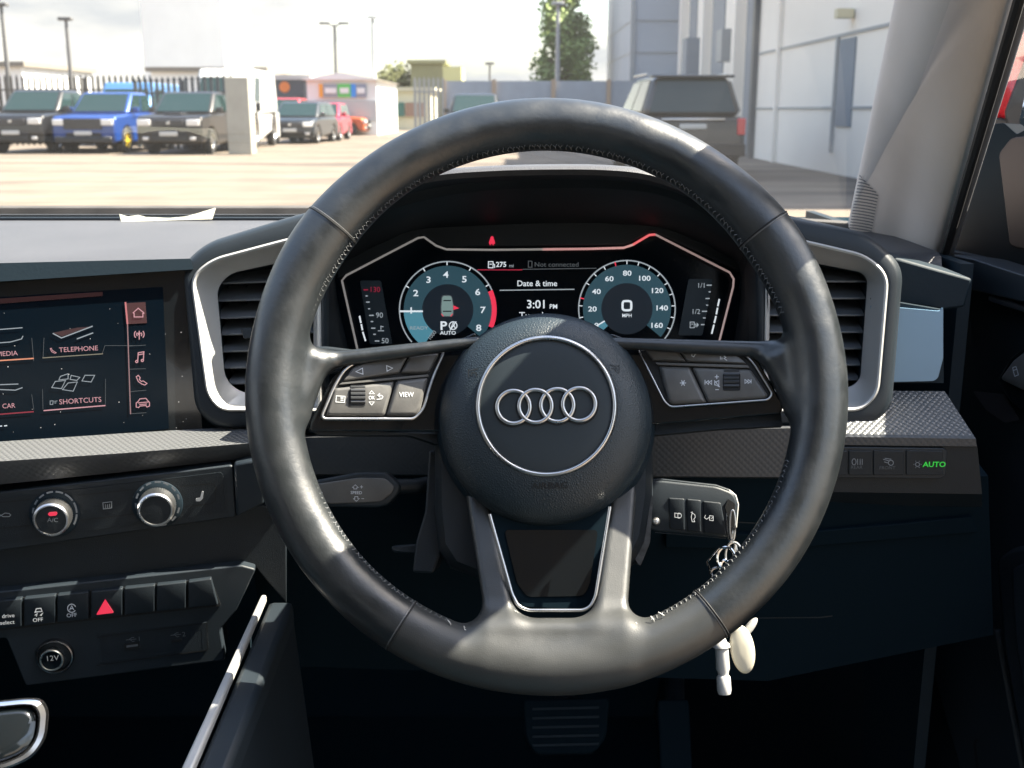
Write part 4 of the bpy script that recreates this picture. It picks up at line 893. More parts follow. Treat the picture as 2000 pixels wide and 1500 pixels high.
# ================================================================ CAR BODY AROUND THE CAMERA
body = thing('car_cabin', 'inside of the car with pale grey windscreen pillar, glass and dark floor', 'car interior', (-.38, 0, .3))
redp = mat('red car paint', (.42, .008, .015), .25, coat=1.0)
rubber = mat('black rubber seal', (.012, .012, .013), .6)
def glassmat(name, tint, refl):
    m = bpy.data.materials.new(name); m.use_nodes = True; n = m.node_tree; n.nodes.clear()
    o = n.nodes.new('ShaderNodeOutputMaterial'); t = n.nodes.new('ShaderNodeBsdfTransparent'); g = n.nodes.new('ShaderNodeBsdfGlossy'); mxs = n.nodes.new('ShaderNodeMixShader'); f = n.nodes.new('ShaderNodeFresnel')
    t.inputs[0].default_value = (*tint, 1); g.inputs[0].default_value = (1, 1, 1, 1); g.inputs['Roughness'].default_value = .0; f.inputs[0].default_value = refl
    n.links.new(f.outputs[0], mxs.inputs[0]); n.links.new(t.outputs[0], mxs.inputs[1]); n.links.new(g.outputs[0], mxs.inputs[2]); n.links.new(mxs.outputs[0], o.inputs[0]); return m
glass = glassmat('clear car glass', (.95, .97, .96), 1.18)
dusty = glassmat('hazed windscreen glass', (.95, .97, .96), 1.18)  # diffuse veil added to this glass so the outside looks hazy
_n = dusty.node_tree; _o = [x for x in _n.nodes if x.type == 'OUTPUT_MATERIAL'][0]; _src = _o.inputs[0].links[0].from_socket
_d = _n.nodes.new('ShaderNodeBsdfDiffuse'); _d.inputs[0].default_value = (.8, .78, .74, 1); _t = _n.nodes.new('ShaderNodeBsdfTranslucent'); _t.inputs[0].default_value = (.8, .78, .74, 1)
_a = _n.nodes.new('ShaderNodeMixShader'); _a.inputs[0].default_value = .6; _n.links.new(_d.outputs[0], _a.inputs[1]); _n.links.new(_t.outputs[0], _a.inputs[2])
_z = _n.nodes.new('ShaderNodeTexNoise'); _z.inputs['Scale'].default_value = 5; _z.inputs['Detail'].default_value = 8; _q = _n.nodes.new('ShaderNodeMapRange'); _q.inputs['To Min'].default_value = .003; _q.inputs['To Max'].default_value = .016
_n.links.new(_z.outputs['Fac'], _q.inputs['Value']); _m = _n.nodes.new('ShaderNodeMixShader'); _n.links.new(_q.outputs[0], _m.inputs[0]); _n.links.new(_src, _m.inputs[1]); _n.links.new(_a.outputs[0], _m.inputs[2]); _n.links.new(_m.outputs[0], _o.inputs[0])
E1b, E1t = at(1652, 446, 1.12), at(1745, 0, .79)
def lerp3(a, b, t): return a+(b-a)*t
pil = [((1640, 446, 1.12), (1731, 0, .79)), ((1684, 450, 1.07), (1768, 0, .755)), ((1722, 452, 1.03), (1806, 0, .725)), ((1752, 456, 1.00), (1838, 0, .70)), ((1790, 470, .97), (1890, 0, .69)), ((1822, 484, .95), (1945, 0, .68)), ((1842, 490, .945), (1986, 0, .68))]
ts_ = [-.25, -.1, 0, .25, .5, .75, 1, 1.3, 1.6, 1.95]
rows = []
for t in ts_:
    row = []
    for i, (b_, t_) in enumerate(pil):
        p = lerp3(at(*b_), at(*t_), t); c = Vector((0, 0, 0))
        row.append(p)
    # ridge between the two faces: a soft groove
    row[3] = row[3] + Vector((.004, .004, 0))
    row.append(row[-1]+Vector((.022, .03, .004))); row.append(row[0]+Vector((.03, .03, -.004)))
    rows.append(row)
v = [p for r_ in rows for p in r_]; n = len(rows[0]); f = []
for i in range(len(rows)-1):
    for j in range(n): f.append((i*n+j, i*n+(j+1) % n, (i+1)*n+(j+1) % n, (i+1)*n+j))
pt = mesh_obj('pillar_trim', v, f, pillar_m, body, smooth=70)
sb = pt.modifiers.new('soft', 'SUBSURF'); sb.levels = 2; sb.render_levels = 2
# speaker grille lines at the pillar foot
gm = mat('grille slot grey', (.14, .14, .15), .7)
def psurf(s_, t):
    i = min(1, int(s_)); q = s_-i; a_ = lerp3(at(*pil[i][0]), at(*pil[i][1]), t); b_ = lerp3(at(*pil[i+1][0]), at(*pil[i+1][1]), t)
    p = a_.lerp(b_, q); return p+(CP-p).normalized()*.0022
bb = MB()
for k in range(19):
    t = .305-.0172*k; s1 = min(1.5, .55+k*.2)
    top_ = [psurf(.42+(s1-.42)*q/4, t-.012*(q/4)**2) for q in range(5)]; bot_ = [psurf(.42+(s1-.42)*q/4, t-.012*(q/4)**2-.0062) for q in range(5)]
    bb.add(top_+bot_, [(q, q+1, q+6, q+5) for q in range(4)])
bb.obj('speaker_slots', gm, pt, smooth=0, recalc=False)
# seal and outer pillar
sealp = [lerp3(at(1842, 492, .94), at(1984, 0, .675), t)+Vector((.002, 0, 0)) for t in (-.1, 0, .3, .6, 1, 1.4, 1.95)]
MB().tube(sealp, .0036, 8).obj('door_seal', rubber, body)
op_ = [lerp3(at(1850, 480, .96), at(1994, 0, .70), t)+Vector((.003, 0, 0)) for t in (-.1, 0, .3, .6, 1, 1.4, 1.95)]
MB().tube(op_, .0045, 10).obj('pillar_outer', mat('grey door frame', (.16, .16, .17), .5), body)
# windscreen
def yfar(x): return 1.30-.20*(max(0, x+.1)/.45)**2 - .10*(max(0, -x-.6)/.45)**2
def wsp(s, t):
    xb = -1.07+s*(1.07+.352); xt = -.93+s*(.93+.185)
    pb = Vector((xb, yfar(xb)+.01, 1.083)); ptp = Vector((xt, .36+.05*math.sin(math.pi*s), 1.385)); p = pb.lerp(ptp, t); p.z += .022*math.sin(math.pi*t); return p
ns, nt_ = 24, 12
v = [wsp(i/ns, j/nt_) for i in range(ns+1) for j in range(nt_+1)]
f = [(i*(nt_+1)+j, (i+1)*(nt_+1)+j, (i+1)*(nt_+1)+j+1, i*(nt_+1)+j+1) for i in range(ns) for j in range(nt_)]
mesh_obj('windscreen', v, f, dusty, body, smooth=180, recalc=False)
b = MB(); xs = np.linspace(-1.07, .34, 40); prof = [(-.012, -.004), (-.010, .0038), (.004, .0052), (.018, .003), (.022, -.008)]
loops = [[Vector((x, yfar(x)+dy, 1.0885+dz)) for dy, dz in prof] for x in xs]
v = [p for l in loops for p in l]; f = [(i*5+j, (i+1)*5+j, (i+1)*5+j+1, i*5+j+1) for i in range(39) for j in range(4)]
mesh_obj('windscreen_cowl', v, f, mat('dusty cowl plastic', (.055, .05, .045), .7, var=(30, .25)), body, smooth=60)
MB().tube([(-.95, 1.325, 1.080), (-.4, 1.345, 1.084), (.1, 1.335, 1.083)], .004, 8).obj('wiper_blade', rubber, body)
# roof, floor and sides
def quad_slab(name, pts, th, m, label=None):
    P_ = [Vector(p) for p in pts]; nrm = (P_[1]-P_[0]).cross(P_[3]-P_[0]).normalized()*th
    return mesh_obj(name, P_+[p+nrm for p in P_], [(0, 1, 2, 3), (7, 6, 5, 4), (0, 4, 5, 1), (1, 5, 6, 2), (2, 6, 7, 3), (3, 7, 4, 0)], m, body, label=label)
xr = .185
quad_slab('roof_lining', [(-.95, .38, 1.385), (xr+.02, .38, 1.385), (xr+.06, -1.35, 1.38), (-.99, -1.35, 1.38)], .03, lining)
quad_slab('roof_rail', [(xr+.02, .42, 1.372), (xr+.09, .42, 1.335), (xr+.10, -1.35, 1.335), (xr+.05, -1.35, 1.378)], .03, lining)
quad_slab('floor_carpet', [(-1.2, -1.35, .33), (.5, -1.35, .33), (.5, 1.6, .33), (-1.2, 1.6, .33)], -.02, carpet)
quad_slab('bulkhead', [(-1.2, 1.50, .33), (.5, 1.50, .33), (.5, 1.36, 1.07), (-1.2, 1.36, 1.07)], -.02, carpet)
quad_slab('dash_shelf', [(-1.2, 1.0, 1.06), (.40, 1.0, 1.06), (.40, 1.37, 1.06), (-1.2, 1.37, 1.06)], -.015, dark)
quad_slab('dash_end', [(.352, .88, .40), (.352, 1.40, .40), (.352, 1.36, 1.083), (.352, .88, 1.083)], .01, dark)
quad_slab('side_panel', [(-1.2, -1.35, .33), (-1.2, 1.5, .33), (-1.16, 1.5, 1.06), (-1.16, -1.35, 1.06)], .02, plastic)
quad_slab('rear_panel', [(-1.2, -1.35, .33), (.5, -1.35, .33), (.45, -1.30, 1.20), (-1.15, -1.30, 1.20)], .02, carpet)
quad_slab('rear_quarter', [(-1.17, -1.35, 1.06), (-1.17, -.6, 1.06), (-1.0, -.6, 1.385), (-1.0, -1.35, 1.385)], .02, lining)
quad_slab('rear_quarter', [(.47, -1.35, 1.06), (.47, -.35, 1.06), (.30, -.35, 1.36), (.30, -1.35, 1.36)], .02, lining)
quad_slab('centre_pillar', [(-1.16, -.15, 1.06), (-1.16, .0, 1.06), (-1.0, -.02, 1.385), (-1.0, -.18, 1.385)], .02, lining)

# ================================================================ DRIVER'S DOOR
door = thing('driver_door', 'dark car door with lock switch, armrest and red wing mirror outside its glass', 'car door', (.45, .5, .4))
PD = plane(1842, 600, 1.0, -75, 3)
slab('door_panel', PD, [(1838, 486), (1900, 500), (2000, 545), (2150, 500), (2400, 440), (2900, 380), (2900, 2400), (1250, 2400), (1250, 1250), (1700, 1000), (1838, 620)], 0, -.05, plastic, door)  # off-frame sill raised to shade the right trim ledge
slab('door_top_roll', PD, [(1800, 505), (1838, 496), (1900, 506), (2000, 538), (2600, 600), (2600, 720), (2000, 590), (1870, 560), (1800, 560)], .020, -.03, plast2, door, r=6, bev=.008)
raised('door_top_highlight', PD, [(1762, 507), (1800, 514), (1850, 528), (1880, 538)], 9, .022, plast2, door)
raised('pull_handle', PD, [(1936, 582), (1965, 592), (2010, 606), (2080, 634)], 9, .016, silver, door)
slab('mirror_sail', PD, [(1842, 488), (1868, 400), (1898, 300), (1922, 244), (1960, 240), (1985, 262), (2100, 200), (2330, 110), (2600, 110), (2600, 560), (1960, 520)], -.012, -.03, mat('black sail plastic', (.0015, .004, .007), .7, spec=.04), door, r=4, bev=.002)  # off-frame part stretched and raised to keep sun off the right ledge
slab('sail_speaker', PD, [(1950, 300), (1975, 268), (2100, 256), (2120, 520), (1972, 480)], -.0105, -.02, mat('pinkish grey plastic', (.016, .015, .017), .6, spec=.12), door, r=10, bev=.001)
slab('lock_switch_bezel', PD, [(1948, 742), (1972, 700), (2002, 676), (2100, 690), (2100, 800), (1990, 800), (1966, 776)], .012, -.01, gloss, door, r=6, bev=.001)
lk = pillow('lock_switch', PD, [(1952, 740), (1978, 704), (2004, 684), (2040, 690), (2030, 760), (1996, 762)], .016, .010, button, door, r=6, e=4)
strokes('lock_symbol', PD, [['c', (1979, 724), (1986, 721), (1989, 732), (1982, 735)], [(1979, 724), (1978, 718), (1984, 716), (1986, 721)]], 1.4, .0166, white_pr, lk)
slab('door_recess', PD, [(1880, 624), (1894, 626), (1898, 672), (1882, 668)], .0008, -.002, plast2, door, r=3)
slab('door_recess', PD, [(1900, 764), (1960, 770), (1990, 820), (1962, 826), (1925, 800)], .0008, -.002, mat('dim plum plastic', (.05, .048, .055), .5), door, r=4)
slab('armrest', PD, [(1944, 1092), (1975, 1068), (2200, 1050), (2400, 1300), (2400, 1700), (2010, 1560), (1956, 1250)], .035, -.01, plastic, door, r=14, bev=.008)
slab('armrest_pad', PD, [(1972, 1110), (2010, 1092), (2300, 1090), (2400, 1600), (2024, 1500), (1982, 1260)], .0365, .02, plast2, door, r=14, bev=.003)
slab('door_pocket', PD, [(1806, 1205), (1880, 1214), (1946, 1230), (1996, 1500), (2010, 1600), (1900, 1600), (1850, 1420), (1816, 1290)], .006, -.02, plast2, door, r=8, bev=.003)
strokes('pocket_seam', PD, [roundp([(1982, 1436), (1902, 1444), (1912, 1520)], 14, 4)[6:12]], 5, .0066, groove, door)
# window glass of the door
v = [(.385, 1.0, 1.19), (.45, .70, 1.20), (.46, .66, 1.08), (.46, -.9, 1.06), (.275, -.9, 1.34), (.262, .62, 1.33)]
mesh_obj('door_glass', v, [(0, 1, 5), (1, 4, 5), (1, 2, 3), (1, 3, 4)], glass, door, smooth=0, recalc=False)
# wing mirror outside
PMi = plane(1960, 150, 1.12, -20, 0)
mir = pillow('mirror_housing', PMi, [(1908, 242), (1926, 160), (1966, 60), (1990, 10), (2260, 0), (2280, 200), (2250, 266), (1990, 252), (1962, 234), (1930, 236)], .0, -.09, redp, door, r=12, e=14)
slab('mirror_base', PMi, [(1900, 252), (1922, 226), (1968, 232), (1992, 262), (1990, 330), (1890, 330)], .004, -.06, rubber, door, r=8, bev=.002)
slab('mirror_frame', PMi, [(1962, 222), (1990, 148), (2008, 100), (2260, 80), (2260, 255), (2000, 266), (1976, 262)], .012, -.002, rubber, mir, r=10, bev=.002)
slab('mirror_glass', PMi, [(1990, 240), (2010, 150), (2020, 110), (2250, 90), (2250, 240), (2000, 252)], .0128, .006, mat('mirror glass', (.8, .8, .8), .03, 1.0), mir, r=8)

# ================================================================ CENTRE CONSOLE, GEAR SELECTOR, PEDALS
cons = thing('centre_console', 'dark centre console with a storage tray and thin silver edging strip', 'centre console', (-.28, .5, .35))
A, B = at(516, 1168, .80), at(352, 1540, .60)
dv = (B-A).normalized(); sd = dv.cross(Vector((0, 0, 1))).normalized(); upv = sd.cross(dv)
if sd.x < 0: sd = -sd
def beam(name, a, b_, w0, w1, hh, m, par, off=Vector((0, 0, 0)), bev=.0015):
    v = []
    for p, ww in ((a, w0), (b_, w1)):
        for sx, sz in ((-1, -1), (1, -1), (1, 1), (-1, 1)): v.append(p+off+sd*sx*ww/2+upv*sz*hh/2)
    return mesh_obj(name, v, [(0, 1, 2, 3), (7, 6, 5, 4), (0, 4, 5, 1), (1, 5, 6, 2), (2, 6, 7, 3), (3, 7, 4, 0)], m, par, bevel=bev)
beam('silver_strip', A, B, .0040, .0066, .006, silver2, cons)
beam('console_rail', A, B, .018, .018, .02, plast2, cons, sd*.012-upv*.012, .004)
v = [A+sd*.02-upv*.02, B+sd*.02-upv*.02, B+sd*.06-Vector((0, 0, .5)), A+sd*.06-Vector((0, 0, .5))]
mesh_obj('console_side', v, [(0, 1, 2, 3)], plastic, cons)
v = [A-sd*.01-upv*.02, B-sd*.01-upv*.02, B-sd*.02-Vector((0, 0, .14)), A-sd*.02-Vector((0, 0, .14)), B-Vector((.30, 0, .14)), A-Vector((.36, 0, .14))]
mesh_obj('storage_tray', v, [(0, 1, 2, 3), (3, 2, 4, 5)], dark, cons)
PGc = plane(150, 1440, .66, 12, 60)
gear = thing('gear_selector', 'chrome rimmed gear selector knob with glossy black top at the lower left corner', 'gear selector', at(20, 1440, .60))
PGe = plane(30, 1430, .57, 20, 35)
def gl(s_, off): 
    base = [(-110, 1392), (-40, 1372), (55, 1362), (84, 1364), (97, 1386), (92, 1440), (66, 1478), (20, 1500), (-110, 1530)]
    cx, cy = -10, 1440; return lp(PGe, roundp([(cx+(x-cx)*s_, cy+(y-cy)*s_) for x, y in base], 18, 4), off)
MB().loft([gl(.72, -.05), gl(.97, -.030), gl(1.0, -.020), gl(1.0, -.012), gl(.97, -.006)], True, False).obj('knob_body', chrome, gear, smooth=60)
MB().loft([gl(.99, -.007), gl(.98, -.0005), gl(.94, .003), gl(.84, .0035), gl(.79, .001), gl(.77, -.003)], False, False).obj('knob_ring', mat('brushed chrome', (.7, .7, .71), .22, 1.0), gear, smooth=60)
MB().loft([gl(.78, -.003), gl(.75, .0005), gl(.6, .002), gl(.2, .0026)], False, True).obj('knob_top', gloss, gear, smooth=60)
MB().tube([PGe.hit(10, 1450, -.04), PGe.hit(10, 1450, -.12)], .012, 16).obj('knob_shaft', dark, gear)
PPd = plane(1150, 1430, 1.08, 0, 35)
br = thing('brake_pedal', 'wide ribbed rubber brake pedal barely visible in the dark footwell', 'pedal', PPd.hit(1100, 1420, 0))
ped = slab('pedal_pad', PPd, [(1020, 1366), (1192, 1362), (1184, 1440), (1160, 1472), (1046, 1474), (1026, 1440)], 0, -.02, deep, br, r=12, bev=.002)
strokes('pedal_ribs', PPd, [[(1040, y), (1170, y-3)] for y in (1385, 1403, 1421, 1439, 1456)], 5, .0012, dark, ped)
MB().tube([PPd.hit(1105, 1400, -.015), PPd.hit(1105, 1250, -.10)], .012, 10).obj('pedal_arm', plastic, br)
ac = thing('accelerator_pedal', 'narrow upright accelerator pedal right of the wide brake pedal', 'pedal', PPd.hit(1320, 1440, 0))
slab('pedal_pad', PPd, [(1284, 1366), (1346, 1366), (1354, 1540), (1292, 1540)], -.004, -.02, deep, ac, r=10, bev=.002)
MB().tube([PPd.hit(1318, 1400, -.015), PPd.hit(1318, 1300, -.08)], .010, 10).obj('pedal_arm', plastic, ac)

# folded note on the dash top
PP = Pl((-.36, 1.166, 1.09), (0, -.9, .43))
note = slab('paper_note', PP, [(233, 418), (250, 423), (270, 420), (285, 424), (330, 426), (362, 423), (385, 417), (404, 411), (421, 406), (414, 428), (362, 429), (300, 431), (237, 433)], .0006, 0, mat('cream paper', (.78, .76, .62), .7), None)
tag(note, 'folded cream paper note lying on the dash top by the windscreen', 'paper')
# ================================================================ OUTSIDE
def gp(px, py):       # ground point under a pixel
    r = ray(px, py); t = -CAMZ/r.z; return CP+r*t
def gx(px, Y): return (px-1000)/FPX*(Y*math.cos(PITCH)+(CAMZ-.6)*math.sin(PITCH))
def zy(py, Y):        # height seen at pixel row py at distance Y
    r = ray(1000, py); return CAMZ+r.z/r.y*Y
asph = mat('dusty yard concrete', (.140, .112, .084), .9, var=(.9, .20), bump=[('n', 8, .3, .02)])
def ground():
    m = asph; n = m.node_tree; K = n.links.new
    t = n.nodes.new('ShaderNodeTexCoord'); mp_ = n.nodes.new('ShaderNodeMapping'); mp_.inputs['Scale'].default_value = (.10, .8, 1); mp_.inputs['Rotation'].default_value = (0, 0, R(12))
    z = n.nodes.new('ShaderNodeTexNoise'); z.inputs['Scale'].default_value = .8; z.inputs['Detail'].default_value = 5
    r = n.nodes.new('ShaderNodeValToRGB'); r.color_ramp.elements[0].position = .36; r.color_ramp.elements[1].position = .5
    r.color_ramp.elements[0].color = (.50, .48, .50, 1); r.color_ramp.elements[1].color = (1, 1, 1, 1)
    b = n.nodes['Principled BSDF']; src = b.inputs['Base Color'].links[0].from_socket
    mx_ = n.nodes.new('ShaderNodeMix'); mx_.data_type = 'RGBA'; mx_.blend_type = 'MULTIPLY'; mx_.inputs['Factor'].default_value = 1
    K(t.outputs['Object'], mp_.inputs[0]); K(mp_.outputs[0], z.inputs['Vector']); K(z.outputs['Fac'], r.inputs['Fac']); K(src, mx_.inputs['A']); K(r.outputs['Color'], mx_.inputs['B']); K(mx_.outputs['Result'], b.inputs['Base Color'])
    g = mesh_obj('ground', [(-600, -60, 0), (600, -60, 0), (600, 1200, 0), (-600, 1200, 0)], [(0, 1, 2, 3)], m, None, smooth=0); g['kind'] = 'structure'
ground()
g = MB(); v = [gp(676, 262)+Vector((0, 0, .01)), gp(722, 262)+Vector((0, 0, .01)), gp(770, 248)+Vector((0, 0, .01)), gp(680, 244)+Vector((0, 0, .01))]
gv = mesh_obj('grass_verge', v, [(0, 1, 2, 3)], mat('verge grass', (.10, .14, .03), .9, var=(3, .3)), None, smooth=0); gv['kind'] = 'structure'

wglass = mat('dark vehicle glass', (.012, .03, .03), .1, spec=.4)
tyre = mat('tyre rubber', (.02, .02, .02), .8); alloy = mat('alloy rim', (.55, .54, .52), .3, .9); lampm = mat('headlamp lens', (.75, .75, .75), .12, .4, coat=.8)
grim = mat('grille black', (.012, .012, .014), .4); platem = mat('pale number plate', (.55, .55, .53), .5)
redl = mat('red lamp lens', (.55, .01, .03), .2, coat=.8)
def paint(name, c, metal=.3): return mat(name, [q*.7 for q in c], .35, metal, coat=.5)
def vehicle(name, label, cat, x, y, yaw, L, W, H, col, style='pickup', rimm=None, group=None, scoop=False, rear=False, extras=()):
    """x,y = middle of the end that faces the camera; local +y runs away from it"""
    root = thing(name, label, cat, (x, y, 0), group); a = R(yaw); M = Matrix.Rotation(a, 3, 'Z'); O = Vector((x, y, 0))
    def T(vs): return [O+M @ Vector(v) for v in vs]
    def prism(nm, prof, hw, m, par, bev=.05, taper=0, seg=3):
        v = T([(-hw, p[0], p[1]) for p in prof]+[(hw, p[0], p[1]) for p in prof]); k = len(prof)
        f = [tuple(range(k))[::-1], tuple(range(k, 2*k))]+[(i, (i+1) % k, k+(i+1) % k, k+i) for i in range(k)]
        return mesh_obj(nm, v, f, m, par, bevel=bev, seg=seg, smooth=35)
    r = H*.205; wf, wr = L*.17, L*.79
    def arch(c, n=9): return [(c+r*1.18*math.cos(R(180-180*i/(n-1))), r*.95+r*1.18*math.sin(R(180*i/(n-1)))) for i in range(n)]
    gc = .24 if style != 'hatch' else .17
    hood = H*(.62 if style == 'pickup' else .60)
    if style == 'pickup': prof = [(.02, gc+.05), (0, H*.36), (.03, hood-.12), (.14, hood-.02), (L*.25, hood+.05), (L*.60, hood+.07), (L*.62, hood), (L-.02, hood), (L, gc+.15), (L-.1, gc)]
    elif style == 'van': prof = [(.02, gc), (0, H*.30), (.04, H*.36), (.5, H*.44), (.55, H*.46), (L-.02, H*.46), (L, gc)]
    elif rear: prof = [(0, gc+.1), (-.03, H*.34), (.02, H*.60), (L*.72, H*.60), (L*.96, H*.54), (L, gc)]
    else: prof = [(.03, gc), (0, H*.34), (.06, hood-.08), (.2, hood-.02), (L*.26, hood+.06), (L*.9, hood+.08), (L-.02, hood-.05), (L, gc)]
    prof = prof+[(wr+r*1.2, gc)]+arch(wr)[::-1]+[(wf+r*1.2, gc)]+arch(wf)[::-1]
    bodym = col
    bd = prism('body', prof, W/2, bodym, root, .12, seg=4)
    # greenhouse
    if style == 'pickup': g0, g1, t0, t1 = L*.21, L*.60, L*.35, L*.56
    elif style == 'van': g0, g1, t0, t1 = L*.10, L-.05, L*.26, L-.08
    elif rear: g0, g1, t0, t1 = .05, L*.70, .28, L*.55
    else: g0, g1, t0, t1 = L*.22, L*.97, L*.40, L*.86
    zb = (H*.60 if rear else (H*.45 if style == 'van' else hood+.04)); zt = H; bw, tw = W/2-.04, W/2-(.27 if rear else .16 if style != 'van' else .10)
    v = [(-bw, g0, zb), (bw, g0, zb), (bw, g1, zb), (-bw, g1, zb), (-tw, t0, zt), (tw, t0, zt), (tw, t1, zt), (-tw, t1, zt)]
    cab = mesh_obj('cabin', T(v), [(3, 2, 1, 0), (4, 5, 6, 7), (0, 1, 5, 4), (1, 2, 6, 5), (2, 3, 7, 6), (3, 0, 4, 7)], bodym, root, bevel=.17 if rear else .11, seg=5)
    V = [Vector(q) for q in v]
    def pane(nm, a_, b_, c_, d_, s0, s1, t0_, t1_, m=wglass, push=.012):
        def Q(s, t): return V[a_].lerp(V[b_], s).lerp(V[d_].lerp(V[c_], s), t)
        nrm = (V[b_]-V[a_]).cross(V[d_]-V[a_]).normalized()*push
        q = [Q(s0, t0_)+nrm, Q(s1, t0_)+nrm, Q(s1, t1_)+nrm, Q(s0, t1_)+nrm]; q2 = [p-nrm*1.6 for p in q]
        return mesh_obj(nm, T(q+q2), [(0, 1, 2, 3), (7, 6, 5, 4), (0, 4, 5, 1), (1, 5, 6, 2), (2, 6, 7, 3), (3, 7, 4, 0)], m, cab, smooth=0)
    if style == 'van':
        pane('windscreen', 0, 1, 5, 4, .07, .93, .06, .80); pane('side_window', 1, 2, 6, 5, .05, .26, .25, .8); pane('side_window', 3, 0, 4, 7, .74, .95, .25, .8)
    else:
        pane('rear_window' if rear else 'windscreen', 0, 1, 5, 4, .07, .93, .10, .90)
        for (s0, s1) in ((.06, .46), (.50, .92)):
            pane('side_window', 1, 2, 6, 5, s0, s1, .12, .86); pane('side_window', 3, 0, 4, 7, 1-s1, 1-s0, .12, .86)
    for wy in (wf, wr):
        for s in (-1, 1):
            c = O+M @ Vector((s*(W/2-.12), wy, r)); ax = M @ Vector((s, 0, 0)); e = M @ Vector((0, 1, 0)); up_ = Vector((0, 0, 1))
            wh = MB().lathe(c, e, up_, ax, [(r*.6, -.11), (r*.95, -.11), (r, -.08), (r, .08), (r*.95, .11), (r*.66, .115), (r*.64, .09)], 28, False, True).obj('wheel', tyre, root)
            b = MB(); b.lathe(c, e, up_, ax, [(r*.64, .085), (r*.60, .105), (r*.56, .07)], 28, False)
            for q in range(6):
                an = q*math.pi/3; d = e*math.cos(an)+up_*math.sin(an); pn = e*-math.sin(an)+up_*math.cos(an); A0 = c+ax*.10; 
                b.add([A0+pn*r*.07, A0-pn*r*.07, A0-pn*r*.05+d*r*.6-ax*.02, A0+pn*r*.05+d*r*.6-ax*.02], [(0, 1, 2, 3)])
            b.obj('rim', rimm or alloy, wh, recalc=False)
    def bx(nm, c, d, m, par=None, bev=.02):
        h = [q/2 for q in d]; vs = [(c[0]+sx*h[0], c[1]+sy*h[1], c[2]+sz*h[2]) for sz in (-1, 1) for sy in (-1, 1) for sx in (-1, 1)]
        return mesh_obj(nm, T(vs), [(0, 2, 3, 1), (4, 5, 7, 6), (0, 1, 5, 4), (2, 6, 7, 3), (0, 4, 6, 2), (1, 3, 7, 5)], m, par or root, bevel=bev)
    if rear:
        for s in (-1, 1): bx('tail_lamp', (s*(W/2-.09), .0, H*.50), (.15, .09, .30), redl)
        bx('number_plate', (0, -.02, H*.50), (.50, .05, .10), platem, bd); bx('rear_bumper', (0, -.05, H*.27), (W*.98, .16, .22), grim)
        bx('tailgate_trim', (0, -.02, H*.57), (W*.6, .05, .05), alloy, bd); bx('rear_wiper', (.12, .16, H*.64), (.5, .02, .03), grim, cab, .005); bx('roof_spoiler', (0, .24, H-.02), (W*.78, .22, .05), bodym, cab)
        for s in (-1, 1): bx('roof_rail', (s*(W/2-.22), L*.33, H+.03), (.04, L*.34, .04), alloy, cab, .01)
    elif style == 'van':
        for s in (-1, 1): bx('headlamp', (s*(W/2-.22), .06, H*.33), (.28, .12, .20), lampm)
        bx('grille', (0, .02, H*.24), (W*.5, .06, .16), grim); bx('number_plate', (0, -.03, H*.16), (.5, .03, .11), platem, bd)
        for s in (-1, 1): bx('door_mirror', (s*(W/2+.10), L*.14, H*.52), (.14, .14, .28), grim)
    else:
        hz = hood-.20
        for s in (-1, 1):
            bx('headlamp', (s*(W/2-.23), .03, hz), (.36, .16, .17), lampm); bx('fog_lamp', (s*(W/2-.26), .0, gc+.20), (.16, .08, .09), lampm, bd)
            bx('door_mirror', (s*(W/2+.06), g0+.35, zb+.10), (.18, .10, .16), bodym)
        bx('grille', (0, .0, hz-.02), (W*.46, .08, .18), grim); bx('grille', (0, -.005, gc+.24), (W*.55, .06, .20), grim)
        bx('badge', (0, -.045, hz-.01), (.10, .03, .07), alloy, bd); bx('number_plate', (0, -.05, H*.33), (.52, .04, .12), platem, bd)
        if 'blue' in label: bx('front_guard', (0, -.03, hz-.04), (W*.60, .07, .30), grim, bd, .03); bx('lower_bumper', (0, -.04, gc+.14), (W*.9, .14, .20), grim, bd, .05)
        if scoop: bx('hood_scoop', (0, L*.12, hood+.03), (.55, .45, .07), bodym, bd, .03)
    return root, bx
blackp = paint('dark grey vehicle paint', (.014, .015, .017)); bluep = paint('mid blue vehicle paint', (.012, .07, .33)); brnp = paint('brown grey vehicle paint', (.028, .026, .025))
PG = 'pickups parked in a row in the yard'
vehicle('pickup_truck', 'dark grey pickup truck at the left edge of the yard row', 'pickup truck', gx(22, 32.5), 32.5, -4, 5.2, 1.85, 1.78, blackp, group=PG)
vehicle('pickup_truck', 'bright blue pickup truck with yellow wheel rims between the two dark pickups', 'pickup truck', gx(163, 32.6), 32.6, -4, 5.2, 1.85, 1.72, bluep, rimm=mat('yellow rim', (.6, .42, .04), .4), group=PG)
vehicle('pickup_truck', 'brown grey pickup truck with a bonnet scoop beside the concrete gate post', 'pickup truck', gx(330, 31.8), 31.8, -4, 5.2, 1.85, 1.72, brnp, scoop=True, group=PG)
lb = paint('pale blue vehicle paint', (.10, .28, .60))
rt, bxf = vehicle('van', 'pale blue van parked behind the bright blue pickup', 'van', gx(232, 39.5), 39.5, 0, 5.2, 1.95, 2.15, lb, style='van')
wh_ = paint('white vehicle paint', (.80, .80, .78), 0)
vehicle('van', 'tall white van just right of the concrete gate post', 'van', gx(430, 36.0), 36.0, 2, 5.4, 1.95, 2.5, wh_, style='van')
vehicle('hatchback_car', 'dark hatchback car parked right of the white van', 'car', gx(566, 42), 42, -4, 4.2, 1.78, 1.5, paint('slate vehicle paint', (.020, .028, .036)), style='hatch')
vehicle('hatchback_car', 'crimson hatchback car partly behind the dark hatchback', 'car', gx(618, 46), 46, 0, 4.0, 1.74, 1.5, paint('crimson vehicle paint', (.55, .01, .06)), style='hatch')
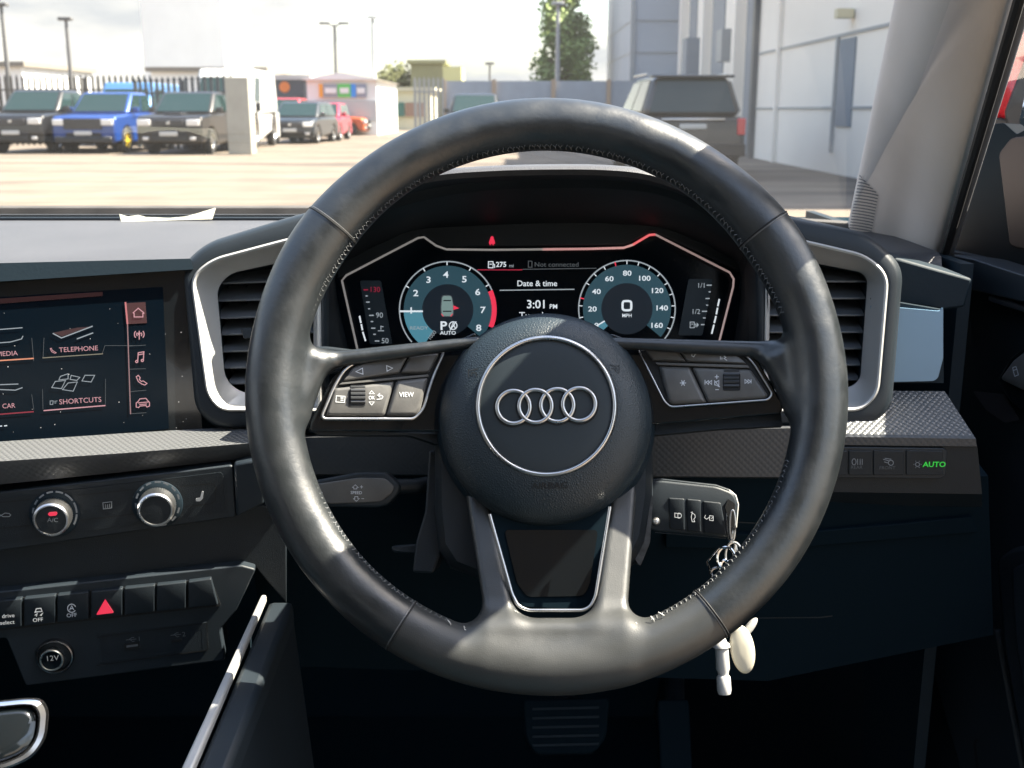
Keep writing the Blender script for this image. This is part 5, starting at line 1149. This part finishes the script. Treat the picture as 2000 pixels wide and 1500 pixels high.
vehicle('hatchback_car', 'small red car showing between the white van and the dark hatchback', 'car', gx(545, 52), 52, 0, 4.0, 1.74, 1.75, paint('pink red vehicle paint', (.60, .04, .06)), style='hatch')
vehicle('saloon_car', 'orange car parked side on by the grass patch', 'car', gx(722, 57), 57, 78, 4.2, 1.74, 1.45, paint('orange vehicle paint', (.70, .14, .03)), style='hatch')
vehicle('sport_utility_car', 'dark grey off-road car seen from behind beside the pale building', 'car', gx(1352, 21.0), 21.0, 2, 4.7, 1.95, 1.82, paint('graphite vehicle paint', (.055, .060, .064)), style='suv', rear=True)
vehicle('parked_car', 'dark car behind the steering wheel top with glints on its roof', 'car', gx(925, 38), 38, 0, 4.6, 1.8, 1.75, paint('black vehicle paint', (.02, .022, .024)), style='hatch')

# ---- lamp posts
polem = mat('galvanised pole', (.10, .10, .10), .6); lightpole = mat('pale pole', (.30, .31, .32), .5)
LG = 'lamp posts round the yard'
def lamp(px, ytop, Y, label, heads=1, m=polem, r=.09):
    x = gx(px, Y); h = zy(ytop, Y); t = thing('lamp_post', label, 'lamp post', (x, Y, 0), LG)
    MB().tube([(x, Y, 0), (x, Y, h*.5), (x, Y, h)], [r*1.2, r, r*.7], 10).obj('pole', m, t)
    for s in ((0,) if heads == 1 else (-1, 1)):
        if s: MB().tube([(x, Y, h-.1), (x+s*.35, Y, h+.05)], .05, 8).obj('arm', m, t)
        MB().box((x+s*.5, Y-.05, h+.06), (.55, .3, .14)).obj('lamp_head', m, t, bevel=.03)
lamp(26, 12, 45, 'leftmost lamp post, its head near the top of the view'); lamp(147, 40, 48, 'lamp post behind the blue pickup, shorter than the leftmost one')
lamp(660, 48, 62, 'lamp post with two heads above the white gabled building', 2, r=.11); lamp(733, 36, 62, 'slim single lamp post right of the twin headed one', 1, lightpole, r=.14)
lamp(1088, 10, 52, 'pale lamp post in front of the tall tree', 1, lightpole, .11); lamp(957, 126, 70, 'short far pole with a small head over the blue hoarding', 1, polem, .08)

# ---- fences
galv = mat('galvanised steel', (.30, .31, .31), .5, .4)
def palisade(name, label, p0, p1, h, n, m, cat='fence', sp=.035):
    p0, p1 = Vector(p0), Vector(p1); t = thing(name, label, cat, p0); d = p1-p0; b = MB(); u = d.normalized(); an = math.atan2(u.y, u.x)
    for i in range(n):
        c = p0+d*(i/(n-1)); b.box((c.x, c.y, h/2), (sp*2, .02, h), an); b.add([(c.x-sp, c.y, h), (c.x+sp, c.y, h), (c.x, c.y, h+.12)], [(0, 1, 2)])
    b.obj('palings', m, t, smooth=0)
    for z in (.3, h*.82): MB().box(((p0.x+p1.x)/2, (p0.y+p1.y)/2+.03, z), (d.length, .05, .06), an).obj('rail', m, t, smooth=0)
    for k in range(int(d.length/3)+1):
        c = p0+u*min(d.length, k*3.0); MB().box((c.x, c.y+.08, h/2), (.09, .09, h)).obj('post', m, t, smooth=0)
Yf = 41
palisade('palisade_fence', 'weathered palisade fence behind the row of pickups', (gx(-160, Yf), Yf, 0), (gx(300, Yf), Yf, 0), zy(146, Yf)-.1, 42, mat('weathered pale steel', (.06, .055, .045), .7), sp=.045)
palisade('sliding_gate', 'dark grey palisade gate closed behind the brown grey pickup', (gx(262, 38), 38.4, 0), (gx(450, 34), 34.4, 0), zy(156, 36), 17, mat('dark grey steel', (.03, .038, .042), .5), 'gate', .08)
x0 = gx(444, 32); xg = gx(490, 32); gpst = MB().box(((x0+xg)/2, 32.3, zy(150, 32)/2), (xg-x0, .6, zy(150, 32))).obj('gate_post', mat('pale concrete', (.36, .35, .30), .8, var=(2, .1)), None, bevel=.02, loc=Vector(((x0+xg)/2, 32.3, 0)))
tag(gpst, 'thick pale concrete gate post between the brown pickup and the white van', 'gate post')
palisade('palisade_fence', 'short grey palisade fence left of the blue hoarding', (gx(812, 40), 40, 0), (gx(866, 40), 40, 0), zy(156, 40), 7, galv, sp=.05)
Yh = 44; hb = thing('hoarding', 'blue grey panelled hoarding with tan posts across the yard end', 'hoarding', (gx(868, Yh), Yh, 0)); xA, xB = gx(868, Yh), gx(1262, Yh+4)
hm = mat('blue grey sheet panel', (.30, .34, .40), .6, var=(1.5, .08)); pm = mat('tan timber post', (.40, .30, .22), .7)
xs = [868, 965, 1080, 1187, 1262]
for i in range(4):
    a_, c_ = gx(xs[i], Yh), gx(xs[i+1], Yh); MB().box(((a_+c_)/2, Yh, zy(158, Yh)/2), (c_-a_-.02, .08, zy(158, Yh))).obj('panel', hm, hb, smooth=0)
for x_ in xs: MB().box((gx(x_, Yh), Yh-.09, zy(155, Yh)/2), (.16, .1, zy(155, Yh))).obj('post', pm, hb, smooth=0)

# ---- buildings
def bld(name, label, x0, x1, y0, y1, z, m, roofm=None, gable=0, parapet=.0):
    t = thing(name, label, 'building', ((x0+x1)/2, y0, 0))
    MB().box(((x0+x1)/2, (y0+y1)/2, z/2), (x1-x0, y1-y0, z)).obj('wall', m, t, smooth=0)
    if gable:
        e = .25; v = [(x0-e, y0-e, z), (x1+e, y0-e, z), (x1+e, y1, z), (x0-e, y1, z), ((x0+x1)/2, y0-e, z+gable), ((x0+x1)/2, y1, z+gable)]
        mesh_obj('roof', v, [(0, 1, 4), (3, 5, 2), (0, 4, 5, 3), (1, 2, 5, 4), (0, 3, 2, 1)], roofm or m, t, smooth=0)
    elif roofm: MB().box(((x0+x1)/2, (y0+y1)/2, z+.12), (x1-x0+.5, y1-y0+.5, .24)).obj('roof', roofm, t, smooth=0)
    return t
whm = mat('white cladding', (.80, .80, .78), .6, var=(.8, .03)); grm = mat('mid grey cladding', (.26, .28, .29), .6, var=(.6, .06)); drf = mat('brown grey roof', (.20, .18, .15), .7); crm = mat('cream cladding', (.62, .58, .42), .7)
Y = 75; bld('white_tower', 'tall plain white tower block rising above the sheds', gx(290, Y), gx(446, Y), Y, Y+8, zy(-140, Y), whm)
Y = 60; bld('low_shed', 'low white shed with dark roof edge at the far left', gx(-120, Y), gx(52, Y), Y, Y+10, zy(130, Y), whm, drf)
Y = 64; bld('wide_shed', 'wide low shed with a brown grey roof below the white tower', gx(302, Y), gx(520, Y), Y, Y+6, zy(140, Y), whm, drf)
Y = 60; t = bld('grey_shed', 'grey clad unit with a dark sign beside the white gabled building', gx(450, Y), gx(602, Y), Y, Y+9, zy(156, Y), grm, mat('striped pale roof', (.45, .43, .42), .5))
MB().box((gx(570, Y), Y-.06, zy(172, Y)), (gx(598, Y)-gx(545, Y), .1, zy(155, Y)-zy(190, Y))).obj('sign_board', mat('dark sign board', (.05, .06, .08), .4), t, smooth=0)
MB().lathe(Vector((gx(560, Y), Y-.13, zy(170, Y))), Vector((1, 0, 0)), Vector((0, 0, 1)), Vector((0, -1, 0)), [(.28, 0), (.26, .03), (.01, .03)], 20).obj('sign_emblem', mat('orange red sign disc', (.75, .20, .03), .5), t)
MB().box((gx(562, Y), Y-.06, zy(218, Y)), (2.2, .1, zy(196, Y)-zy(240, Y))).obj('door', grim, t, smooth=0)
Y = 57; t = bld('gabled_unit', 'white gabled trade unit with an orange, green and blue sign', gx(602, Y), gx(737, Y), Y, Y+10, zy(156, Y), whm, whm, gable=zy(142, Y)-zy(156, Y))
zt, zb_ = zy(164, Y), zy(190, Y)
for (a_, c_, col) in ((626, 634, (.85, .35, .02)), (634, 662, (.30, .32, .36)), (662, 688, (.10, .55, .10)), (688, 698, (.02, .25, .75)), (698, 718, (.25, .28, .36))):
    MB().box(((gx(a_, Y)+gx(c_, Y))/2, Y-.08, (zt+zb_)/2), (gx(c_, Y)-gx(a_, Y)-.01, .1, zt-zb_)).obj('sign_panel', mat('sign %d' % a_, col, .5), t, smooth=0)
for (a_, c_) in ((638, 660), (667, 684), (700, 715)): MB().box(((gx(a_, Y)+gx(c_, Y))/2, Y-.16, (zt+zb_)/2), (gx(c_, Y)-gx(a_, Y), .04, (zt-zb_)*.4)).obj('sign_stripe', whm, t, smooth=0)
MB().box(((gx(602, Y)+gx(737, Y))/2, Y-.03, zy(216, Y)), (gx(737, Y)-gx(602, Y), .06, zy(196, Y)-zy(236, Y))).obj('shutter_band', mat('pale grey shutter', (.45, .48, .48), .6), t, smooth=0)
Y = 72; t = bld('cream_unit', 'low cream unit with a dark green shutter in the far gap', gx(737, Y), gx(842, Y), Y, Y+8, zy(178, Y), crm, mat('dull cream roof', (.5, .46, .34), .7))
MB().box((gx(772, Y), Y-.1, zy(214, Y)), (gx(790, Y)-gx(754, Y), .2, zy(201, Y)-zy(228, Y))).obj('shutter_door', mat('green shutter', (.02, .12, .10), .5), t, smooth=0)
MB().box((gx(810, Y), Y-.1, zy(214, Y)), (gx(830, Y)-gx(796, Y), .15, zy(201, Y)-zy(228, Y))).obj('door', mat('brown door', (.25, .14, .10), .5), t, smooth=0)

# right hand building : long clad wall running away, stepping out to a far block
rb = thing('warehouse', 'large pale grey clad warehouse running along the right side of the yard', 'building', (6.3, 25, 0))
wpan = mat('pale grey wall cladding', (.82, .78, .72), .55, var=(.5, .04)); wtrim = mat('mid grey wall trim', (.30, .32, .34), .5); wdk = mat('blue grey recess', (.22, .25, .29), .6)
XW = 6.25; HW = 8.3
def wb(nm, x0, x1, y0, y1, z0, z1, m): return MB().box(((x0+x1)/2, (y0+y1)/2, (z0+z1)/2), (x1-x0, y1-y0, z1-z0)).obj(nm, m, rb, smooth=0)
wb('wall', XW, 20, 15, 30, 0, HW, wpan)
wb('wall', XW+.35, 20, 30, 46, 0, HW, wpan)
wb('wall', XW-1.55, 20, 46, 58, 0, HW, mat('shaded end cladding', (.36, .40, .46), .6, var=(.4, .04)))  # bluish shade of the end block put into its cladding colour
for z, th_ in ((1.22, .05), (2.55, .06), (3.9, .06), (5.2, .06)): wb('panel_joint', XW-.025, XW, 15, 30, z, z+th_, wtrim)
wb('downpipe', XW-.14, XW-.002, 29.7, 30, 0, HW, mat('dark downpipe', (.10, .11, .12), .5)); wb('downpipe', XW-.10, XW-.002, 27.2, 27.36, 0, HW, wpan)
# recessed doorway on the near wall
wb('door_recess', XW-.03, XW+.0, 21.3, 22.3, 0.9, 2.50, wdk); wb('door_jamb', XW-.30, XW-.03, 20.86, 20.98, .9, 2.55, wpan) if False else None
wb('door_frame', XW-.05, XW-.0, 22.4, 22.52, 0.4, 2.56, wtrim)
wb('floodlight', XW-.32, XW-.03, 21.5, 21.75, 2.84, 3.0, crm)
# far stretch: pilasters and shutters
for y0, y1 in ((31.2, 33.0), (36.5, 38.6), (42, 43.6)): wb('loading_recess', XW+.31, XW+.35, y0, y1, 0, 5.2, wdk)
for y0 in (33.3, 38.9, 44.0): wb('pilaster', XW+.05, XW+.35, y0, y0+.5, 0, HW, wpan)
wb('air_unit', XW-.15, XW+.33, 34.2, 35.1, 2.6, 3.5, wtrim); wb('vent_duct', XW-.3, XW+.33, 40, 41, 2.2, 3.6, wdk)
for z in (2.2, 3.4, 4.6): wb('panel_joint', XW-1.57, XW-1.55, 46, 58, z, z+.05, wtrim)
for z in (2.2, 3.4, 4.6): MB().box((8.5, 45.98, z), (7.6, .04, .05)).obj('panel_joint', wtrim, rb, smooth=0)
wb('corner_trim', XW-1.62, XW-1.45, 45.9, 46.0, 0, HW, wtrim)

# ---- trees
leafm = mat('poplar leaves', (.20, .27, .09), .7, var=(.8, .4)); barkm = mat('bark', (.12, .09, .06), .9); leafy = mat('yellow green leaves', (.11, .12, .04), .8, var=(.7, .3))
def tree(name, label, px, Y, z0, z1, hw, m, n, leaf=.28, cone=True, group=None):
    x = gx(px, Y); t = thing(name, label, 'tree', (x, Y, 0), group); rd = random.Random(int(px))
    b = MB(); b.tube([(x, Y, 0), (x+.1, Y, (z0+z1)*.4), (x, Y, z1*.85)], [.22, .15, .04], 8)
    for k in range(9):
        zz = z0+(z1-z0)*rd.random()*.7; a = rd.random()*6.28; b.tube([(x, Y, zz), (x+math.cos(a)*hw*.6, Y+math.sin(a)*hw*.6, zz+1.2)], [.06, .02], 5)
    b.obj('trunk', barkm, t)
    clumps = []
    for k in range(70):
        q = rd.random(); zz = z0+(z1-z0)*q; w_ = hw*(math.sin(math.pi*(.30+q*.62))**.5 if cone else math.sqrt(max(.05, 1-(2*q-1)**2))); a = rd.random()*6.28; rr = w_*math.sqrt(rd.random())*.85
        clumps.append((x+math.cos(a)*rr, Y+math.sin(a)*rr, zz, .28*hw+.30*hw*rd.random()))
    b = MB()
    for k in range(n):
        c = rd.choice(clumps); p = Vector((rd.gauss(0, 1), rd.gauss(0, 1), rd.gauss(0, 1.3))).normalized()*c[3]*(rd.random()**.4); p += Vector(c[:3])
        u = Vector((rd.gauss(0, 1), rd.gauss(0, 1), rd.gauss(0, 1))).normalized(); v_ = u.orthogonal().normalized(); s = leaf*(.6+rd.random()*.8)
        b.add([p-u*s*.5, p+v_*s*.32, p+u*s*.5, p-v_*s*.32], [(0, 1, 2, 3)])
    b.obj('crown', m, t, smooth=0, recalc=False)
tree('poplar_tree', 'tall green poplar tree rising behind the hoarding', 1100, 56, 1.6, zy(-60, 56), 1.35, leafm, 6800, .25)
Y = 84; t = bld('olive_shed', 'tall olive green shed behind the yard, sunlight on its flank painted as pale yellow', gx(804, Y), gx(866, Y), Y, Y+6, zy(124, Y), mat('shaded olive cladding', (.16, .16, .085), .7, var=(.6, .15)), mat('olive roof', (.20, .20, .11), .7))  # shade on the front is put into the olive wall colour
MB().box(((gx(866, Y)+gx(902, Y))/2, Y+3, zy(130, Y)/2), (gx(902, Y)-gx(866, Y), 6, zy(130, Y))).obj('sunlit_flank', mat('sunlit flank cladding', (.42, .42, .22), .7), t, smooth=0)  # lit side of the same shed, sunlight put into its yellow colour
tree('round_tree', 'low bushy olive green tree behind the cream unit roof', 772, 88, 1.5, zy(142, 88), 1.8, leafy, 2600, .34, False)
